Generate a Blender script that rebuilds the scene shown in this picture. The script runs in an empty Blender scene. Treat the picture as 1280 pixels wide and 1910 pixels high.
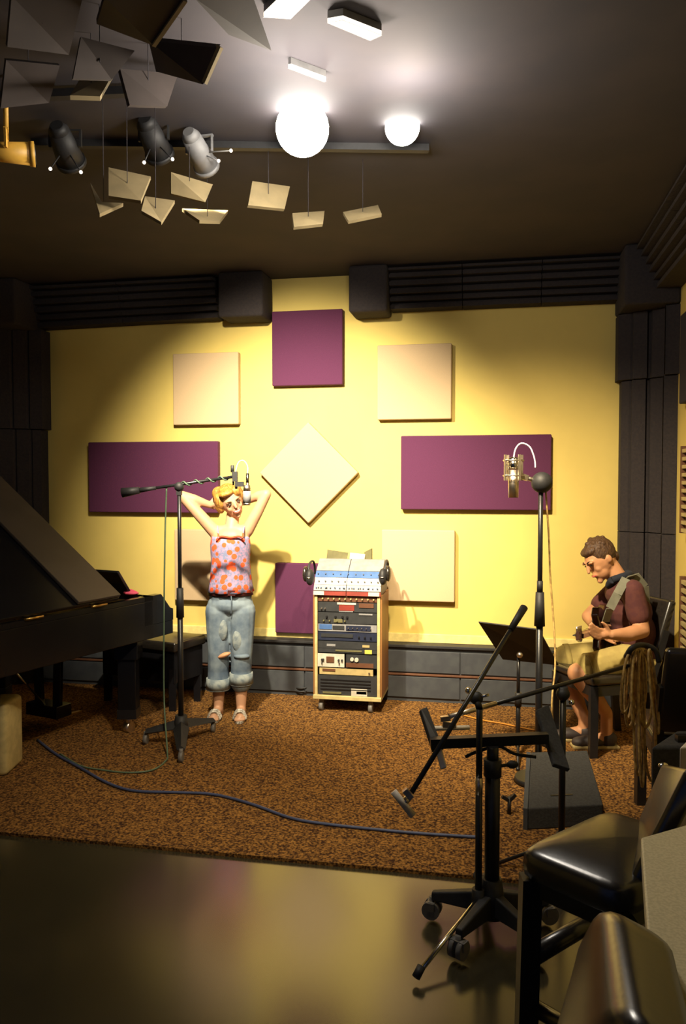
import bpy, math, random
from mathutils import Vector, Matrix
random.seed(7)
C = bpy.context.scene
# ---------------------------------------------------------------- camera, world, exposure
FPX, CX, CY = 1480.0, 640.0, 955.0
YAW, PITCH, EYE = math.atan(285/1480), math.atan(55/1480), 1.6
Fv = Vector((-math.sin(YAW)*math.cos(PITCH), math.cos(YAW)*math.cos(PITCH), -math.sin(PITCH)))
Rv = Vector((math.cos(YAW), math.sin(YAW), 0)); Uv = Rv.cross(Fv)
Fh = Vector((-math.sin(YAW), math.cos(YAW), 0)); Zv = Vector((0, 0, 1))
def ray(px, py): return Fv + Rv*((px-CX)/FPX) - Uv*((py-CY)/FPX)
_r = ray(640, 1295); CAM = Vector((0, -_r.y*EYE/-_r.z, EYE))          # back wall is the plane y = 0
def W(px, py, d): return CAM + ray(px, py)*d
def PZ(px, py, z=0.0): r = ray(px, py); return CAM + r*((z-EYE)/r.z)
def PY(px, py, y=0.0): r = ray(px, py); return CAM + r*((y-CAM.y)/r.y)
def PX(px, py, x): r = ray(px, py); return CAM + r*((x-CAM.x)/r.x)
cd = bpy.data.cameras.new('camera'); cam = bpy.data.objects.new('camera', cd); C.collection.objects.link(cam)
cam.location = CAM; cam.rotation_euler = (math.pi/2-PITCH, 0, YAW)
cd.sensor_fit = 'VERTICAL'; cd.sensor_height = 36; cd.lens = 36*FPX/1910; cd.clip_start = .05
C.camera = cam
w = bpy.data.worlds.new('world'); C.world = w; w.use_nodes = True
w.node_tree.nodes['Background'].inputs[0].default_value = (.35, .5, 1, 1)  # bluish ambient fill, let in through the open camera side to cool shadows
w.node_tree.nodes['Background'].inputs[1].default_value = .045
C.view_settings.view_transform = 'Standard'; C.view_settings.look = 'None'
C.view_settings.exposure = 0.9; C.view_settings.gamma = 1; C.view_settings.use_curve_mapping = False
def spot(name, loc, aim, power, ang, blend=.6, r=.05, col=(1, .86, .62)):
    l = bpy.data.lights.new(name, 'SPOT'); l.energy = power; l.spot_size = math.radians(ang); l.spot_blend = blend
    l.shadow_soft_size = r; l.color = col
    o = bpy.data.objects.new(name, l); C.collection.objects.link(o); o.location = loc
    o.rotation_euler = (aim-loc).to_track_quat('-Z', 'Y').to_euler(); return o
def point(name, loc, power, r=.06, col=(1, .9, .75)):
    l = bpy.data.lights.new(name, 'POINT'); l.energy = power; l.shadow_soft_size = r; l.color = col
    o = bpy.data.objects.new(name, l); C.collection.objects.link(o); o.location = loc; return o
HEAD_KEY = W(287, 262, 3.42)                       # track head whose beam throws the woman's shadow to the right
LAMP_A, LAMP_B = W(565, 238, 3.15), W(750, 235, 3.3)
spot('key_beam', HEAD_KEY+(PY(545, 860)-HEAD_KEY).normalized()*.12, PY(565, 950), 640, 72, 1.0, .035, (1, .85, .6))
spot('wall_beam', W(372, 285, 3.5)+(PY(640, 800)-W(372, 285, 3.5)).normalized()*.13, PY(640, 950), 120, 66, 1.0, .05, (1, .85, .6))
spot('right_beam', LAMP_B-Fh*.2-Zv*.08, PY(990, 1230), 390, 72, 1.0, .05, (1, .80, .5))
spot('floor_beam', W(640, -60, 2.3), PZ(600, 1400), 150, 66, 1.0, .06, (1, .8, .5))  # unseen spot without a fixture, aimed to brighten the carpet
point('lamp_spill', LAMP_A - Fh*.3 + Zv*-.14, 19, .07)
point('lamp_spill', LAMP_B - Fh*.3 + Zv*-.12, 11, .05)

# ---------------------------------------------------------------- materials
def mat(name, col, rough=.6, col2=None, scale=20, bump=0, metal=0, emit=0, spec=.5, kind='noise', detail=4, lo=.4, hi=.6, stretch=None, coat=0):
    m = bpy.data.materials.new(name); m.use_nodes = True; nt = m.node_tree; b = nt.nodes['Principled BSDF']
    b.inputs['Roughness'].default_value = rough; b.inputs['Metallic'].default_value = metal
    b.inputs['Specular IOR Level'].default_value = spec; b.inputs['Coat Weight'].default_value = coat
    if col2 is None: col2 = tuple(c*.82 for c in col)
    tc = nt.nodes.new('ShaderNodeTexCoord'); mp = nt.nodes.new('ShaderNodeMapping')
    if stretch: mp.inputs['Scale'].default_value = stretch
    nt.links.new(tc.outputs['Object'], mp.inputs[0])
    if kind == 'voronoi':
        t = nt.nodes.new('ShaderNodeTexVoronoi'); t.inputs['Scale'].default_value = scale; out = t.outputs['Distance']
    else:
        t = nt.nodes.new('ShaderNodeTexNoise'); t.inputs['Scale'].default_value = scale; t.inputs['Detail'].default_value = detail; out = t.outputs['Fac']
    nt.links.new(mp.outputs[0], t.inputs['Vector'])
    rp = nt.nodes.new('ShaderNodeValToRGB'); rp.color_ramp.elements[0].position = lo; rp.color_ramp.elements[1].position = hi
    rp.color_ramp.elements[0].color = (*col2, 1); rp.color_ramp.elements[1].color = (*col, 1)
    nt.links.new(out, rp.inputs[0]); nt.links.new(rp.outputs[0], b.inputs['Base Color'])
    if bump:
        bp = nt.nodes.new('ShaderNodeBump'); bp.inputs['Strength'].default_value = bump; bp.inputs['Distance'].default_value = .01
        nt.links.new(out, bp.inputs['Height']); nt.links.new(bp.outputs[0], b.inputs['Normal'])
    if emit:
        b.inputs['Emission Color'].default_value = (*col, 1); b.inputs['Emission Strength'].default_value = emit
    m.diffuse_color = (*col, 1)
    return m
M = dict(
 wall=mat('yellow_wall_paint', (.64, .50, .14), .75, (.62, .485, .135), 6, bump=.02),
 ceil=mat('dark_ceiling_paint', (.038, .031, .036), .85, (.03, .026, .033), 3),
 foam=mat('charcoal_foam', (.029, .023, .024), .95, (.022, .018, .021), 60, bump=.3),
 base=mat('grey_baseboard', (.055, .062, .07), .5, (.045, .05, .06), 12),
 ledge=mat('cream_ledge', (.80, .66, .25), .6),
 purple=mat('purple_fabric', (.08, .013, .055), .9, (.068, .011, .047), 300, bump=.15),
 beige=mat('beige_fabric', (.50, .37, .225), .9, (.47, .35, .21), 300, bump=.1),
 navy=mat('navy_fabric', (.018, .014, .03), .9, None, 300, bump=.1),
 concrete=mat('polished_dark_concrete', (.05, .042, .022), .19, (.03, .026, .015), 2.2, spec=1.0, bump=.01, lo=.3, hi=.75),
 black=mat('black_metal', (.012, .012, .014), .35, None, 40),
 black_matte=mat('black_plastic', (.018, .018, .02), .6, None, 60),
 lacquer=mat('black_lacquer', (.008, .008, .010), .2, None, 5, spec=.25),
 lacquer_dull=mat('worn_black_lid', (.06, .05, .045), .45, None, 5),
 chrome=mat('chrome', (.8, .78, .72), .18, None, 30, metal=1),
 silver=mat('satin_nickel', (.75, .66, .55), .35, None, 30, metal=1),
 brass=mat('gold_iron_frame', (.5, .33, .1), .35, None, 30, metal=1),
 leather=mat('black_leather', (.02, .017, .014), .27, (.013, .011, .01), 90, bump=.02, spec=1.0),
 skin_w=mat('fair_skin', (.52, .29, .17), .55, (.49, .27, .16), 12),
 skin_m=mat('tanned_skin', (.58, .29, .15), .55, (.53, .26, .13), 12),
 hair_w=mat('blond_hair', (.48, .25, .045), .5, (.25, .11, .02), 90, bump=.6, stretch=(1, 1, .25)),
 hair_m=mat('brown_hair', (.09, .045, .018), .6, (.045, .02, .01), 120, bump=.6, stretch=(1, 1, .4)),
 denim=mat('faded_denim', (.22, .28, .33), .85, (.08, .12, .18), 9, bump=.1, lo=.35, hi=.65),
 denim_cuff=mat('pale_denim_cuff', (.28, .32, .32), .85, (.15, .19, .22), 30),
 belt=mat('dark_red_belt', (.07, .012, .012), .5),
 shirt=mat('maroon_shirt', (.10, .030, .026), .9, (.08, .022, .024), 30),
 collar=mat('navy_undershirt', (.012, .016, .03), .9),
 khaki=mat('khaki_cotton', (.48, .38, .12), .9, (.40, .31, .10), 14, bump=.15),
 lips=mat('lips', (.5, .10, .08), .5), teeth=mat('teeth', (.85, .8, .7), .4), eye=mat('dark_eye', (.03, .02, .015), .3), brow=mat('eyebrow', (.25, .13, .05), .8),
 shoe_w=mat('pale_shoe', (.62, .58, .5), .6, (.2, .18, .15), 80), shoe_m=mat('dark_shoe', (.04, .03, .03), .6),
 rackpaint=mat('cream_rack_paint', (.52, .43, .20), .5, None, 20),
 rackwood=mat('brown_rack_side', (.30, .14, .04), .5, (.22, .10, .03), 8, stretch=(1, 1, .1)),
 grey=mat('grey_panel', (.24, .24, .25), .5, None, 20), blue=mat('blue_panel', (.06, .13, .32), .4, None, 20),
 white=mat('white_panel', (.52, .49, .42), .5, None, 20), red=mat('dark_red_panel', (.22, .03, .02), .5, None, 20),
 tan=mat('tan_panel', (.42, .33, .15), .5, None, 20), dark=mat('dark_faceplate', (.03, .032, .035), .45, None, 20),
 brownp=mat('brown_faceplate', (.12, .05, .025), .5), navyp=mat('navy_faceplate', (.015, .02, .045), .45),
 olive=mat('olive_cover', (.13, .12, .05), .8), pink=mat('pink_cloth', (.65, .08, .16), .8),
 paper=mat('paper', (.7, .6, .45), .8), amber=mat('amber_label', (.7, .55, .1), .5),
 cable_blue=mat('blue_cable', (.05, .07, .16), .5), cable_green=mat('green_cable', (.10, .16, .10), .5),
 cable_tan=mat('tan_cable', (.62, .42, .14), .6, (.34, .21, .07), 40), cable_orange=mat('orange_cable', (.7, .3, .04), .5), cable_white=mat('pale_cable', (.6, .6, .75), .4),
 counter=mat('speckled_beige_laminate', (.56, .49, .30), .5, (.46, .40, .24), 180),
 offwhite=mat('off_white_paint', (.7, .62, .5), .6), creamobj=mat('cream_vinyl', (.62, .5, .22), .5),
 greybox=mat('grey_carpeted_box', (.04, .04, .04), .9, (.03, .03, .03), 90, bump=.2),
 lamp=mat('lit_lamp_glass', (1, .95, .85), .3, emit=38), tube=mat('lit_tube_cover', (1, .9, .72), .3, emit=1.6), led=mat('glint_lamp', (1, .85, .7), .3, emit=3),  # emission paints the ceiling strips and spotlight glints; lamp glass is a source
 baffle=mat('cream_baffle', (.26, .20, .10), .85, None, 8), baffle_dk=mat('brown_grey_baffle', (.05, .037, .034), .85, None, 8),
 yhouse=mat('yellow_lamp_housing', (.75, .42, .06), .5), screen=mat('black_display', (.006, .004, .004), .2),
 guitar=mat('dark_guitar_finish', (.05, .018, .010), .25, None, 10, coat=.5), pick=mat('cream_pickguard', (.72, .65, .42), .4), strap=mat('grey_strap', (.17, .17, .13), .8),
 wheel=mat('grey_wheel', (.16, .15, .14), .5),
)
# carpet : brown with dark and orange flecks
def carpet_mat():
    m = mat('brown_flecked_carpet', (.33, .165, .042), .97, (.035, .016, .010), 95, bump=.3, lo=.40, hi=.66, detail=6, spec=.1); return m
M['carpet'] = carpet_mat()
def floral_mat():
    m = mat('floral_print', (.40, .24, .38), .85, (.17, .20, .34), 60); nt = m.node_tree; b = nt.nodes['Principled BSDF']
    base = b.inputs['Base Color'].links[0].from_socket
    tc = nt.nodes.new('ShaderNodeTexCoord'); v = nt.nodes.new('ShaderNodeTexVoronoi'); v.inputs['Scale'].default_value = 21
    nt.links.new(tc.outputs['Object'], v.inputs['Vector'])
    r = nt.nodes.new('ShaderNodeValToRGB'); r.color_ramp.interpolation = 'CONSTANT'
    r.color_ramp.elements[0].color = (1, 1, 1, 1); r.color_ramp.elements[1].color = (0, 0, 0, 1); r.color_ramp.elements[1].position = .40
    nt.links.new(v.outputs['Distance'], r.inputs[0])
    mx = nt.nodes.new('ShaderNodeMix'); mx.data_type = 'RGBA'
    nt.links.new(r.outputs[0], mx.inputs[0]); nt.links.new(base, mx.inputs[6]); mx.inputs[7].default_value = (.80, .10, .025, 1)
    nt.links.new(mx.outputs[2], b.inputs['Base Color']); return m
M['floral'] = floral_mat()

# ---------------------------------------------------------------- mesh builder
class MB:
    def __init__(s): s.v = []; s.f = []; s.sm = []
    def add(s, vs, fs, smooth=False):
        k = len(s.v); s.v += [Vector(v) for v in vs]; s.f += [tuple(i+k for i in f) for f in fs]; s.sm += [smooth]*len(fs); return s
    def hexa(s, p):      # 8 points: bottom ring 0-3, top ring 4-7
        return s.add(p, [(0, 3, 2, 1), (4, 5, 6, 7), (0, 1, 5, 4), (1, 2, 6, 5), (2, 3, 7, 6), (3, 0, 4, 7)])
    def box(s, a, b):
        x0, y0, z0 = a; x1, y1, z1 = b
        return s.hexa([(x0, y0, z0), (x1, y0, z0), (x1, y1, z0), (x0, y1, z0), (x0, y0, z1), (x1, y0, z1), (x1, y1, z1), (x0, y1, z1)])
    def obox(s, c, sx, sy, sz, X=None, Y=None, Z=None):
        X = (X or Rv).normalized(); Z = (Z or Zv).normalized(); Y = (Y or Z.cross(X)).normalized(); c = Vector(c); X = X*sx/2; Y = Y*sy/2; Z = Z*sz/2
        return s.hexa([c-X-Y-Z, c+X-Y-Z, c+X+Y-Z, c-X+Y-Z, c-X-Y+Z, c+X-Y+Z, c+X+Y+Z, c-X+Y+Z])
    def slab(s, q, t, n=None):   # quad + thickness (centred along normal)
        q = [Vector(p) for p in q]; n = n or (q[1]-q[0]).cross(q[3]-q[0]).normalized()
        return s.hexa([p-n*t/2 for p in q]+[p+n*t/2 for p in q])
    def bar(s, a, b, w_, h=None):
        a = Vector(a); b = Vector(b); d = (b-a).normalized(); up = Zv if abs(d.z) < .95 else Fh
        x = d.cross(up).normalized()*w_/2; y = x.cross(d).normalized()*(h or w_)/2
        return s.hexa([a-x-y, a+x-y, a+x+y, a-x+y, b-x-y, b+x-y, b+x+y, b-x+y])
    def cyl(s, a, b, r1, r2=None, n=14, smooth=True):
        a = Vector(a); b = Vector(b); r2 = r1 if r2 is None else r2; d = (b-a).normalized(); up = Zv if abs(d.z) < .95 else Fh
        x = d.cross(up).normalized(); y = x.cross(d)
        vs = []
        for p, r in ((a, r1), (b, r2)):
            for i in range(n): t = 2*math.pi*i/n; vs.append(p+x*r*math.cos(t)+y*r*math.sin(t))
        fs = [(i, (i+1) % n, n+(i+1) % n, n+i) for i in range(n)]
        k = len(s.v); s.add(vs, fs, smooth); s.f += [tuple(k+i for i in range(n))[::-1], tuple(k+n+i for i in range(n))]; s.sm += [False, False]
        return s
    def tube(s, pts, r, n=8):
        pts = [Vector(p) for p in pts]
        fine = []
        for i in range(len(pts)-1):      # catmull-rom
            p0 = pts[max(i-1, 0)]; p1 = pts[i]; p2 = pts[i+1]; p3 = pts[min(i+2, len(pts)-1)]
            for k in range(5):
                t = k/5; fine.append(.5*((2*p1)+(p2-p0)*t+(2*p0-5*p1+4*p2-p3)*t*t+(3*p1-p0-3*p2+p3)*t**3))
        fine.append(pts[-1]); vs = []; prev = None
        for i, p in enumerate(fine):
            d = (fine[min(i+1, len(fine)-1)]-fine[max(i-1, 0)]).normalized()
            if prev is None: prev = d.cross(Zv if abs(d.z) < .9 else Fh).normalized()
            x = (prev-d*prev.dot(d)).normalized(); prev = x; y = d.cross(x)
            rr = r[min(i//5, len(r)-1)] if isinstance(r, list) else r
            for k in range(n): t = 2*math.pi*k/n; vs.append(p+x*rr*math.cos(t)+y*rr*math.sin(t))
        fs = [(i*n+k, i*n+(k+1) % n, (i+1)*n+(k+1) % n, (i+1)*n+k) for i in range(len(fine)-1) for k in range(n)]
        k0 = len(s.v); s.add(vs, fs, True); L = len(fine)-1
        s.f += [tuple(k0+i for i in range(n))[::-1], tuple(k0+L*n+i for i in range(n))]; s.sm += [False]*2
        return s
    def ball(s, c, r, X=None, Y=None, Z=None, n=16, m=10):
        if not hasattr(r, '__len__'): r = (r, r, r)
        X = X or Rv; Y = Y or Fh; Z = Z or Zv; c = Vector(c); vs = [c+Z*r[2]]
        for j in range(1, m):
            a = math.pi*j/m
            for i in range(n): t = 2*math.pi*i/n; vs.append(c+X*r[0]*math.sin(a)*math.cos(t)+Y*r[1]*math.sin(a)*math.sin(t)+Z*r[2]*math.cos(a))
        vs.append(c-Z*r[2]); fs = [(0, 1+i, 1+(i+1) % n) for i in range(n)]
        for j in range(m-2):
            for i in range(n): a = 1+j*n+i; b = 1+j*n+(i+1) % n; fs.append((a, a+n, b+n, b))
        L = len(vs)-1; o = 1+(m-2)*n; fs += [(L, o+(i+1) % n, o+i) for i in range(n)]
        return s.add(vs, fs, True)
    def cap(s, a, b, r1, r2=None):
        r2 = r1 if r2 is None else r2; s.cyl(a, b, r1, r2, 14); s.ball(a, r1, n=14, m=8); s.ball(b, r2, n=14, m=8); return s
    def chain(s, pts, rs):
        for i in range(len(pts)-1): s.cap(pts[i], pts[i+1], rs[i], rs[i+1])
        return s
    def loft(s, rings, smooth=True, closed=True):
        n = len(rings[0]); vs = [p for r in rings for p in r]
        fs = [(i*n+k, i*n+(k+1) % n, (i+1)*n+(k+1) % n, (i+1)*n+k) for i in range(len(rings)-1) for k in range(n)]
        k0 = len(s.v); s.add(vs, fs, smooth)
        if closed: s.f += [tuple(k0+i for i in range(n))[::-1], tuple(k0+(len(rings)-1)*n+i for i in range(n))]; s.sm += [False]*2
        return s
    def prism(s, poly, off):      # planar polygon extruded by a vector
        off = Vector(off); return s.loft([[Vector(p) for p in poly], [Vector(p)+off for p in poly]], False)
ORG = {}
def thing(name, loc, label, cat, group=None):
    o = bpy.data.objects.new(name, None); C.collection.objects.link(o); o.location = loc; o.empty_display_size = .1
    ORG[o.name] = Vector(loc); return tag(o, label, cat, group)
def tag(o, label, cat, group=None):
    o['label'] = label; o['category'] = cat
    if group: o['group'] = group
    return o
def build(name, mb, m, parent=None, bevel=0, kind=None, label=None, remesh=0, smooth=0, sub=0):
    lo = [min(v[i] for v in mb.v) for i in range(3)]; hi = [max(v[i] for v in mb.v) for i in range(3)]
    org = Vector(((lo[0]+hi[0])/2, (lo[1]+hi[1])/2, lo[2]))
    me = bpy.data.meshes.new(name); me.from_pydata([v-org for v in mb.v], [], mb.f)
    me.polygons.foreach_set('use_smooth', mb.sm)
    import bmesh
    bm = bmesh.new(); bm.from_mesh(me); bmesh.ops.recalc_face_normals(bm, faces=bm.faces); bm.to_mesh(me); bm.free()
    me.materials.append(M[m] if isinstance(m, str) else m); me.update()
    o = bpy.data.objects.new(name, me); C.collection.objects.link(o)
    ORG[o.name] = org
    if parent: o.parent = parent; o.location = org-ORG[parent.name]
    else: o.location = org
    if bevel:
        b = o.modifiers.new('bevel', 'BEVEL'); b.width = bevel; b.segments = 3; b.limit_method = 'ANGLE'
        if bevel > .012:
            for p in me.polygons: p.use_smooth = True
            b.harden_normals = False
    if remesh:
        r = o.modifiers.new('r', 'REMESH'); r.mode = 'VOXEL'; r.voxel_size = remesh; r.use_smooth_shade = True
        if smooth: sm = o.modifiers.new('s', 'SMOOTH'); sm.factor = .5; sm.iterations = smooth
        dg = bpy.context.evaluated_depsgraph_get(); nm = bpy.data.meshes.new_from_object(o.evaluated_get(dg)); o.modifiers.clear(); o.data = nm
    if kind: o['kind'] = kind
    if label: o['label'] = label
    return o

# ---------------------------------------------------------------- the room
XL = PY(30, 900).x-.35; XR = PY(1243, 900).x+.10; CEIL = PY(570, 518).z; YF = CAM.y-1.6
XR = PY(1240, 900).x
YE = PZ(0, 1563).y; YE2 = PZ(830, 1620).y; YEM = (YE+YE2)/2
S = 'structure'
build('floor', MB().box((XL-.3, YF, -.12), (XR+1.2, .3, -.012)), 'concrete', kind=S)
cp = build('trim_1', MB().box((XL-.3, YEM, -.012), (XR+.05, .0, .004)), 'carpet', kind=S)
build('ceiling', MB().box((XL-.3, YF, CEIL), (XR+1.2, .3, CEIL+.1)), 'ceil', kind=S)
build('wall_back', MB().box((XL-.3, 0, -.1), (XR+.2, .15, CEIL)), 'wall', kind=S)
build('wall_left', MB().box((XL-.15, YF, -.1), (XL, .1, CEIL)), 'wall', kind=S)
build('wall_right', MB().box((XR, CAM.y+.2, -.1), (XR+.15, .1, CEIL)), 'wall', kind=S)
# dark base cabinet / raceway along the back wall
zt = PY(640, 1197, -.10).z; zm = PY(640, 1250, -.10).z
b = build('baseboard_back', MB().box((XL, -.10, 0), (XR, 0, zt-.02)), 'base', kind=S)
def inset(name, x0, x1, z0, z1, m, y0=-.115, y1=-.1):
    return build(name, MB().box((x0, y0, z0), (x1, y1, z1)), m, b, bevel=.003)
xs = [XL+.02, PY(330, 1250).x, PY(575, 1250).x, PY(860, 1250).x, PY(1050, 1250).x, XR-.02]
for i in range(5):
    inset('panel', xs[i]+.004, xs[i+1]-.004, zm+.012, zt-.045, 'base'); inset('panel', xs[i]+.004, xs[i+1]-.004, .035, zm-.02, 'base')
inset('rail', XL, XR, zm-.012, zm+.002, 'brownp', -.122); inset('rail', XL, XR, zt-.02, zt, 'black_matte', -.125, 0)
build('trim_2', MB().box((XL, -.022, zt), (XR, 0, PY(640, 1176).z)), 'ledge', kind=S, bevel=.004)

# foam cornice: profile with horizontal grooves, in segments
def cornice_profile(zb, zt_, dep):   # (out, z) list, front staircase with grooves
    h = zt_-zb; P = [(0, zb), (dep*.55, zb)]
    steps = [(0, .55), (.17, .62), (.34, .72), (.52, .80), (.70, .90), (.86, 1.0)]
    for i, (t, e) in enumerate(steps):
        z0 = zb+h*t; z1 = zb+h*(steps[i+1][0] if i < 5 else 1)
        P += [(dep*e, z0+.003), (dep*e, z1-.022)]
        if i < 5: P += [(dep*(e-.22), z1-.022), (dep*(e-.22), z1)]
    P += [(0, zt_)]; return P
def cornice_x(parent, x0, x1, zb0, zb1, zt0, zt1, dep, m='foam'):
    r = []
    for x, zb, zq in ((x0, zb0, zt0), (x1, zb1, zt1)): r.append([Vector((x, -o_, z)) for o_, z in cornice_profile(zb, zq, dep)])
    return build('foam_segment', MB().loft(r, False), m, parent)
DEP = .24
co = thing('cornice', (PY(940, 530).x, -.01, PY(940, 570).z), 'grooved dark foam cornice along top of back wall, right half', 'acoustic foam', 'foam cornices')
xr = [PY(728, 560, -DEP/2).x, PY(863, 560, -DEP/2).x, PY(1010, 560, -DEP/2).x, PY(1160, 560, -DEP/2).x]
zb = PY(900, 571, -DEP*.5).z
for i in range(3): cornice_x(co, xr[i]+.003, xr[i+1]-.003, zb+.004, zb+.004, CEIL, CEIL, DEP)
def block(parent, p0, p1, dep, name='end_block'):
    a = PY(*p0, -dep); c_ = PY(*p1, -dep); return build(name, MB().box((a.x, -dep, c_.z), (c_.x, 0, CEIL)), 'foam', parent, bevel=.02)
block(co, (650, 500), (722, 579), .27)
cl = thing('cornice', (PY(240, 530).x, -.01, PY(240, 600).z), 'grooved dark foam cornice along top of back wall, left half', 'acoustic foam', 'foam cornices')
xl = [PY(48, 600, -DEP/2).x, PY(230, 600, -DEP/2).x, PY(408, 590, -DEP/2).x]
zl = [PY(60, 612, -.13).z, PY(230, 602, -.13).z, PY(408, 592, -.13).z]
for i in range(2): cornice_x(cl, xl[i]+.003, xl[i+1]-.003, zl[i], zl[i+1], CEIL, CEIL, DEP)
block(cl, (406, 510), (490, 588), .27)
# right-wall cornice (profile projects to -x)
cr = thing('cornice', (XR-.01, -1.5, zb), 'grooved dark foam cornice running toward camera along right wall', 'acoustic foam', 'foam cornices')
ys = [-.42, -1.3, -2.2, -3.1, -4.0]
for i in range(4):
    r = [[Vector((XR-o_*1.15, y, z)) for o_, z in cornice_profile(zb+.0, CEIL, DEP)] for y in (ys[i]-.003, ys[i+1]+.003)]
    build('foam_segment', MB().loft(r, False), 'foam', cr)
# corner columns with flutes
def column(px0, px1, label, joints, side):
    xa = PY(px0, 800, -.2).x; xb = XR if side > 0 else XL
    t = thing('corner_column', ((xa+xb)/2, -.12, 0), label, 'acoustic foam', 'foam corner columns')
    if side > 0: prof = [(xa, 0), (xa, -.10), (xa+.045, -.13), (xa+.06, -.13), (xa+.06, -.16), (xa+.14, -.2), (xa+.15, -.175), (xa+.165, -.175), (xa+.17, -.215), (xa+.24, -.27), (xa+.25, -.25), (xb-.09, -.36), (xb-.085, -.345), (xb, -.38), (xb, 0)]
    else:
        wd = xa-xb; prof = [(xa, 0), (xa, -.10), (xa-.05, -.14), (xa-.06, -.125), (xa-.07, -.16), (xa-.15, -.2), (xa-.16, -.185), (xa-.17, -.22), (xa-.26, -.26), (xb, -.42), (xb, 0)]
    for i in range(len(joints)-1):
        grow = .03 if i == len(joints)-2 else 0
        r = [[Vector((x-(grow*side if x == xa else 0), y-(grow if y < 0 else 0), z)) for x, y in prof] for z in (joints[i]+.003, joints[i+1]-.003)]
        build('foam_segment', MB().loft(r, False), 'foam', t)
    return t
zc = PY(1200, 575, -.3).z
column(1163, 1243, 'tall fluted foam column in right corner behind guitarist', [.0, PY(1200, 1270, -.3).z, PY(1200, 995, -.3).z, PY(1200, 703, -.3).z, zc], 1)
column(63, 0, 'tall fluted foam column in left corner behind piano', [.0, PY(40, 1000, -.2).z, PY(40, 800, -.2).z, PY(40, 612, -.2).z], -1)
xa = PY(1160, 520, -.3).x
tag(build('corner_block', MB().box((xa, -.43, zc+.002), (XR, 0, CEIL)), 'foam', bevel=.02), 'dark foam block joining both cornices in right corner', 'acoustic foam')
xb2 = PY(46, 560, -.3).x
tag(build('corner_block', MB().box((XL, -.43, PY(40, 610, -.3).z), (xb2, 0, CEIL)), 'foam', bevel=.02), 'dark foam block above column in left corner', 'acoustic foam')

# wall panels
def wpanel(x0, y0, x1, y1, m, label, grp, t=.06):
    a = PY(x0, y0, -t); c_ = PY(x1, y1, -t)
    o = build('acoustic_panel', MB().box((a.x, -t, c_.z), (c_.x, -.001, a.z)), m, bevel=.008); return tag(o, label, 'panel', grp)
wpanel(507, 581, 639, 717, 'purple', 'square purple fabric panel highest on the back wall', 'purple panels')
wpanel(322, 660, 445, 791, 'beige', 'square beige fabric panel, upper left of back wall', 'beige panels')
wpanel(704, 644, 842, 781, 'beige', 'square beige fabric panel, upper right of back wall', 'beige panels')
wpanel(164, 825, 407, 957, 'purple', 'wide purple fabric panel at left behind microphone boom', 'purple panels')
wpanel(748, 813, 1028, 952, 'purple', 'wide purple fabric panel behind the silver microphone', 'purple panels')
wpanel(325, 987, 450, 1123, 'beige', 'beige fabric panel partly hidden behind the standing woman', 'beige panels')
wpanel(712, 988, 848, 1124, 'beige', 'beige fabric panel low on wall right of equipment rack', 'beige panels')
wpanel(513, 1050, 645, 1185, 'purple', 'square purple fabric panel low on wall behind equipment rack', 'purple panels')
q = [PY(575, 787, -.06), PY(668, 882, -.06), PY(575, 976, -.06), PY(484, 882, -.06)]
cz = sum((p for p in q), Vector())/4; hh = (q[0].z-q[2].z)/2; hw = (q[1].x-q[3].x)/2
tag(build('acoustic_panel', MB().prism([cz+Vector((0, 0, hh)), cz+Vector((hw, 0, 0)), cz-Vector((0, 0, hh)), cz-Vector((hw, 0, 0))], (0, .059, 0)), 'beige', bevel=.008), 'beige fabric panel hung as a diamond at wall centre', 'panel', 'beige panels')
# right-wall panels
def rpanel(ya, yb, x_start, m, label, slats=0, L=.62):
    a = PX(x_start, (ya+yb)/2, XR-.05); z1 = PX(x_start+3, ya, XR-.05).z; z0 = PX(x_start+3, yb, XR-.05).z
    t = thing('wall_diffuser' if slats else 'acoustic_panel', (XR-.025, a.y-L/2, z0), label, 'panel', 'panels on the right wall')
    if not slats: build('panel_face', MB().box((XR-.05, a.y-L, z0), (XR-.001, a.y, z1)), m, t, bevel=.008); return
    build('frame', MB().box((XR-.03, a.y-L, z0), (XR-.001, a.y, z1)).box((XR-.055, a.y-.03, z0), (XR-.03, a.y, z1)), 'brownp', t)
    n = slats; h = (z1-z0)/n
    for i in range(n): build('slat', MB().box((XR-.052, a.y-L, z0+i*h+h*.15), (XR-.03, a.y-.03, z0+i*h+h*.6)), 'tan', t)
rpanel(587, 752, 1268, 'navy', 'dark navy fabric panel highest on right wall')
rpanel(832, 995, 1270, 'navy', 'slatted wooden diffuser in middle of right wall', 11)
rpanel(1075, 1262, 1268, 'navy', 'slatted wooden diffuser low on right wall beside chair', 12)

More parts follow.
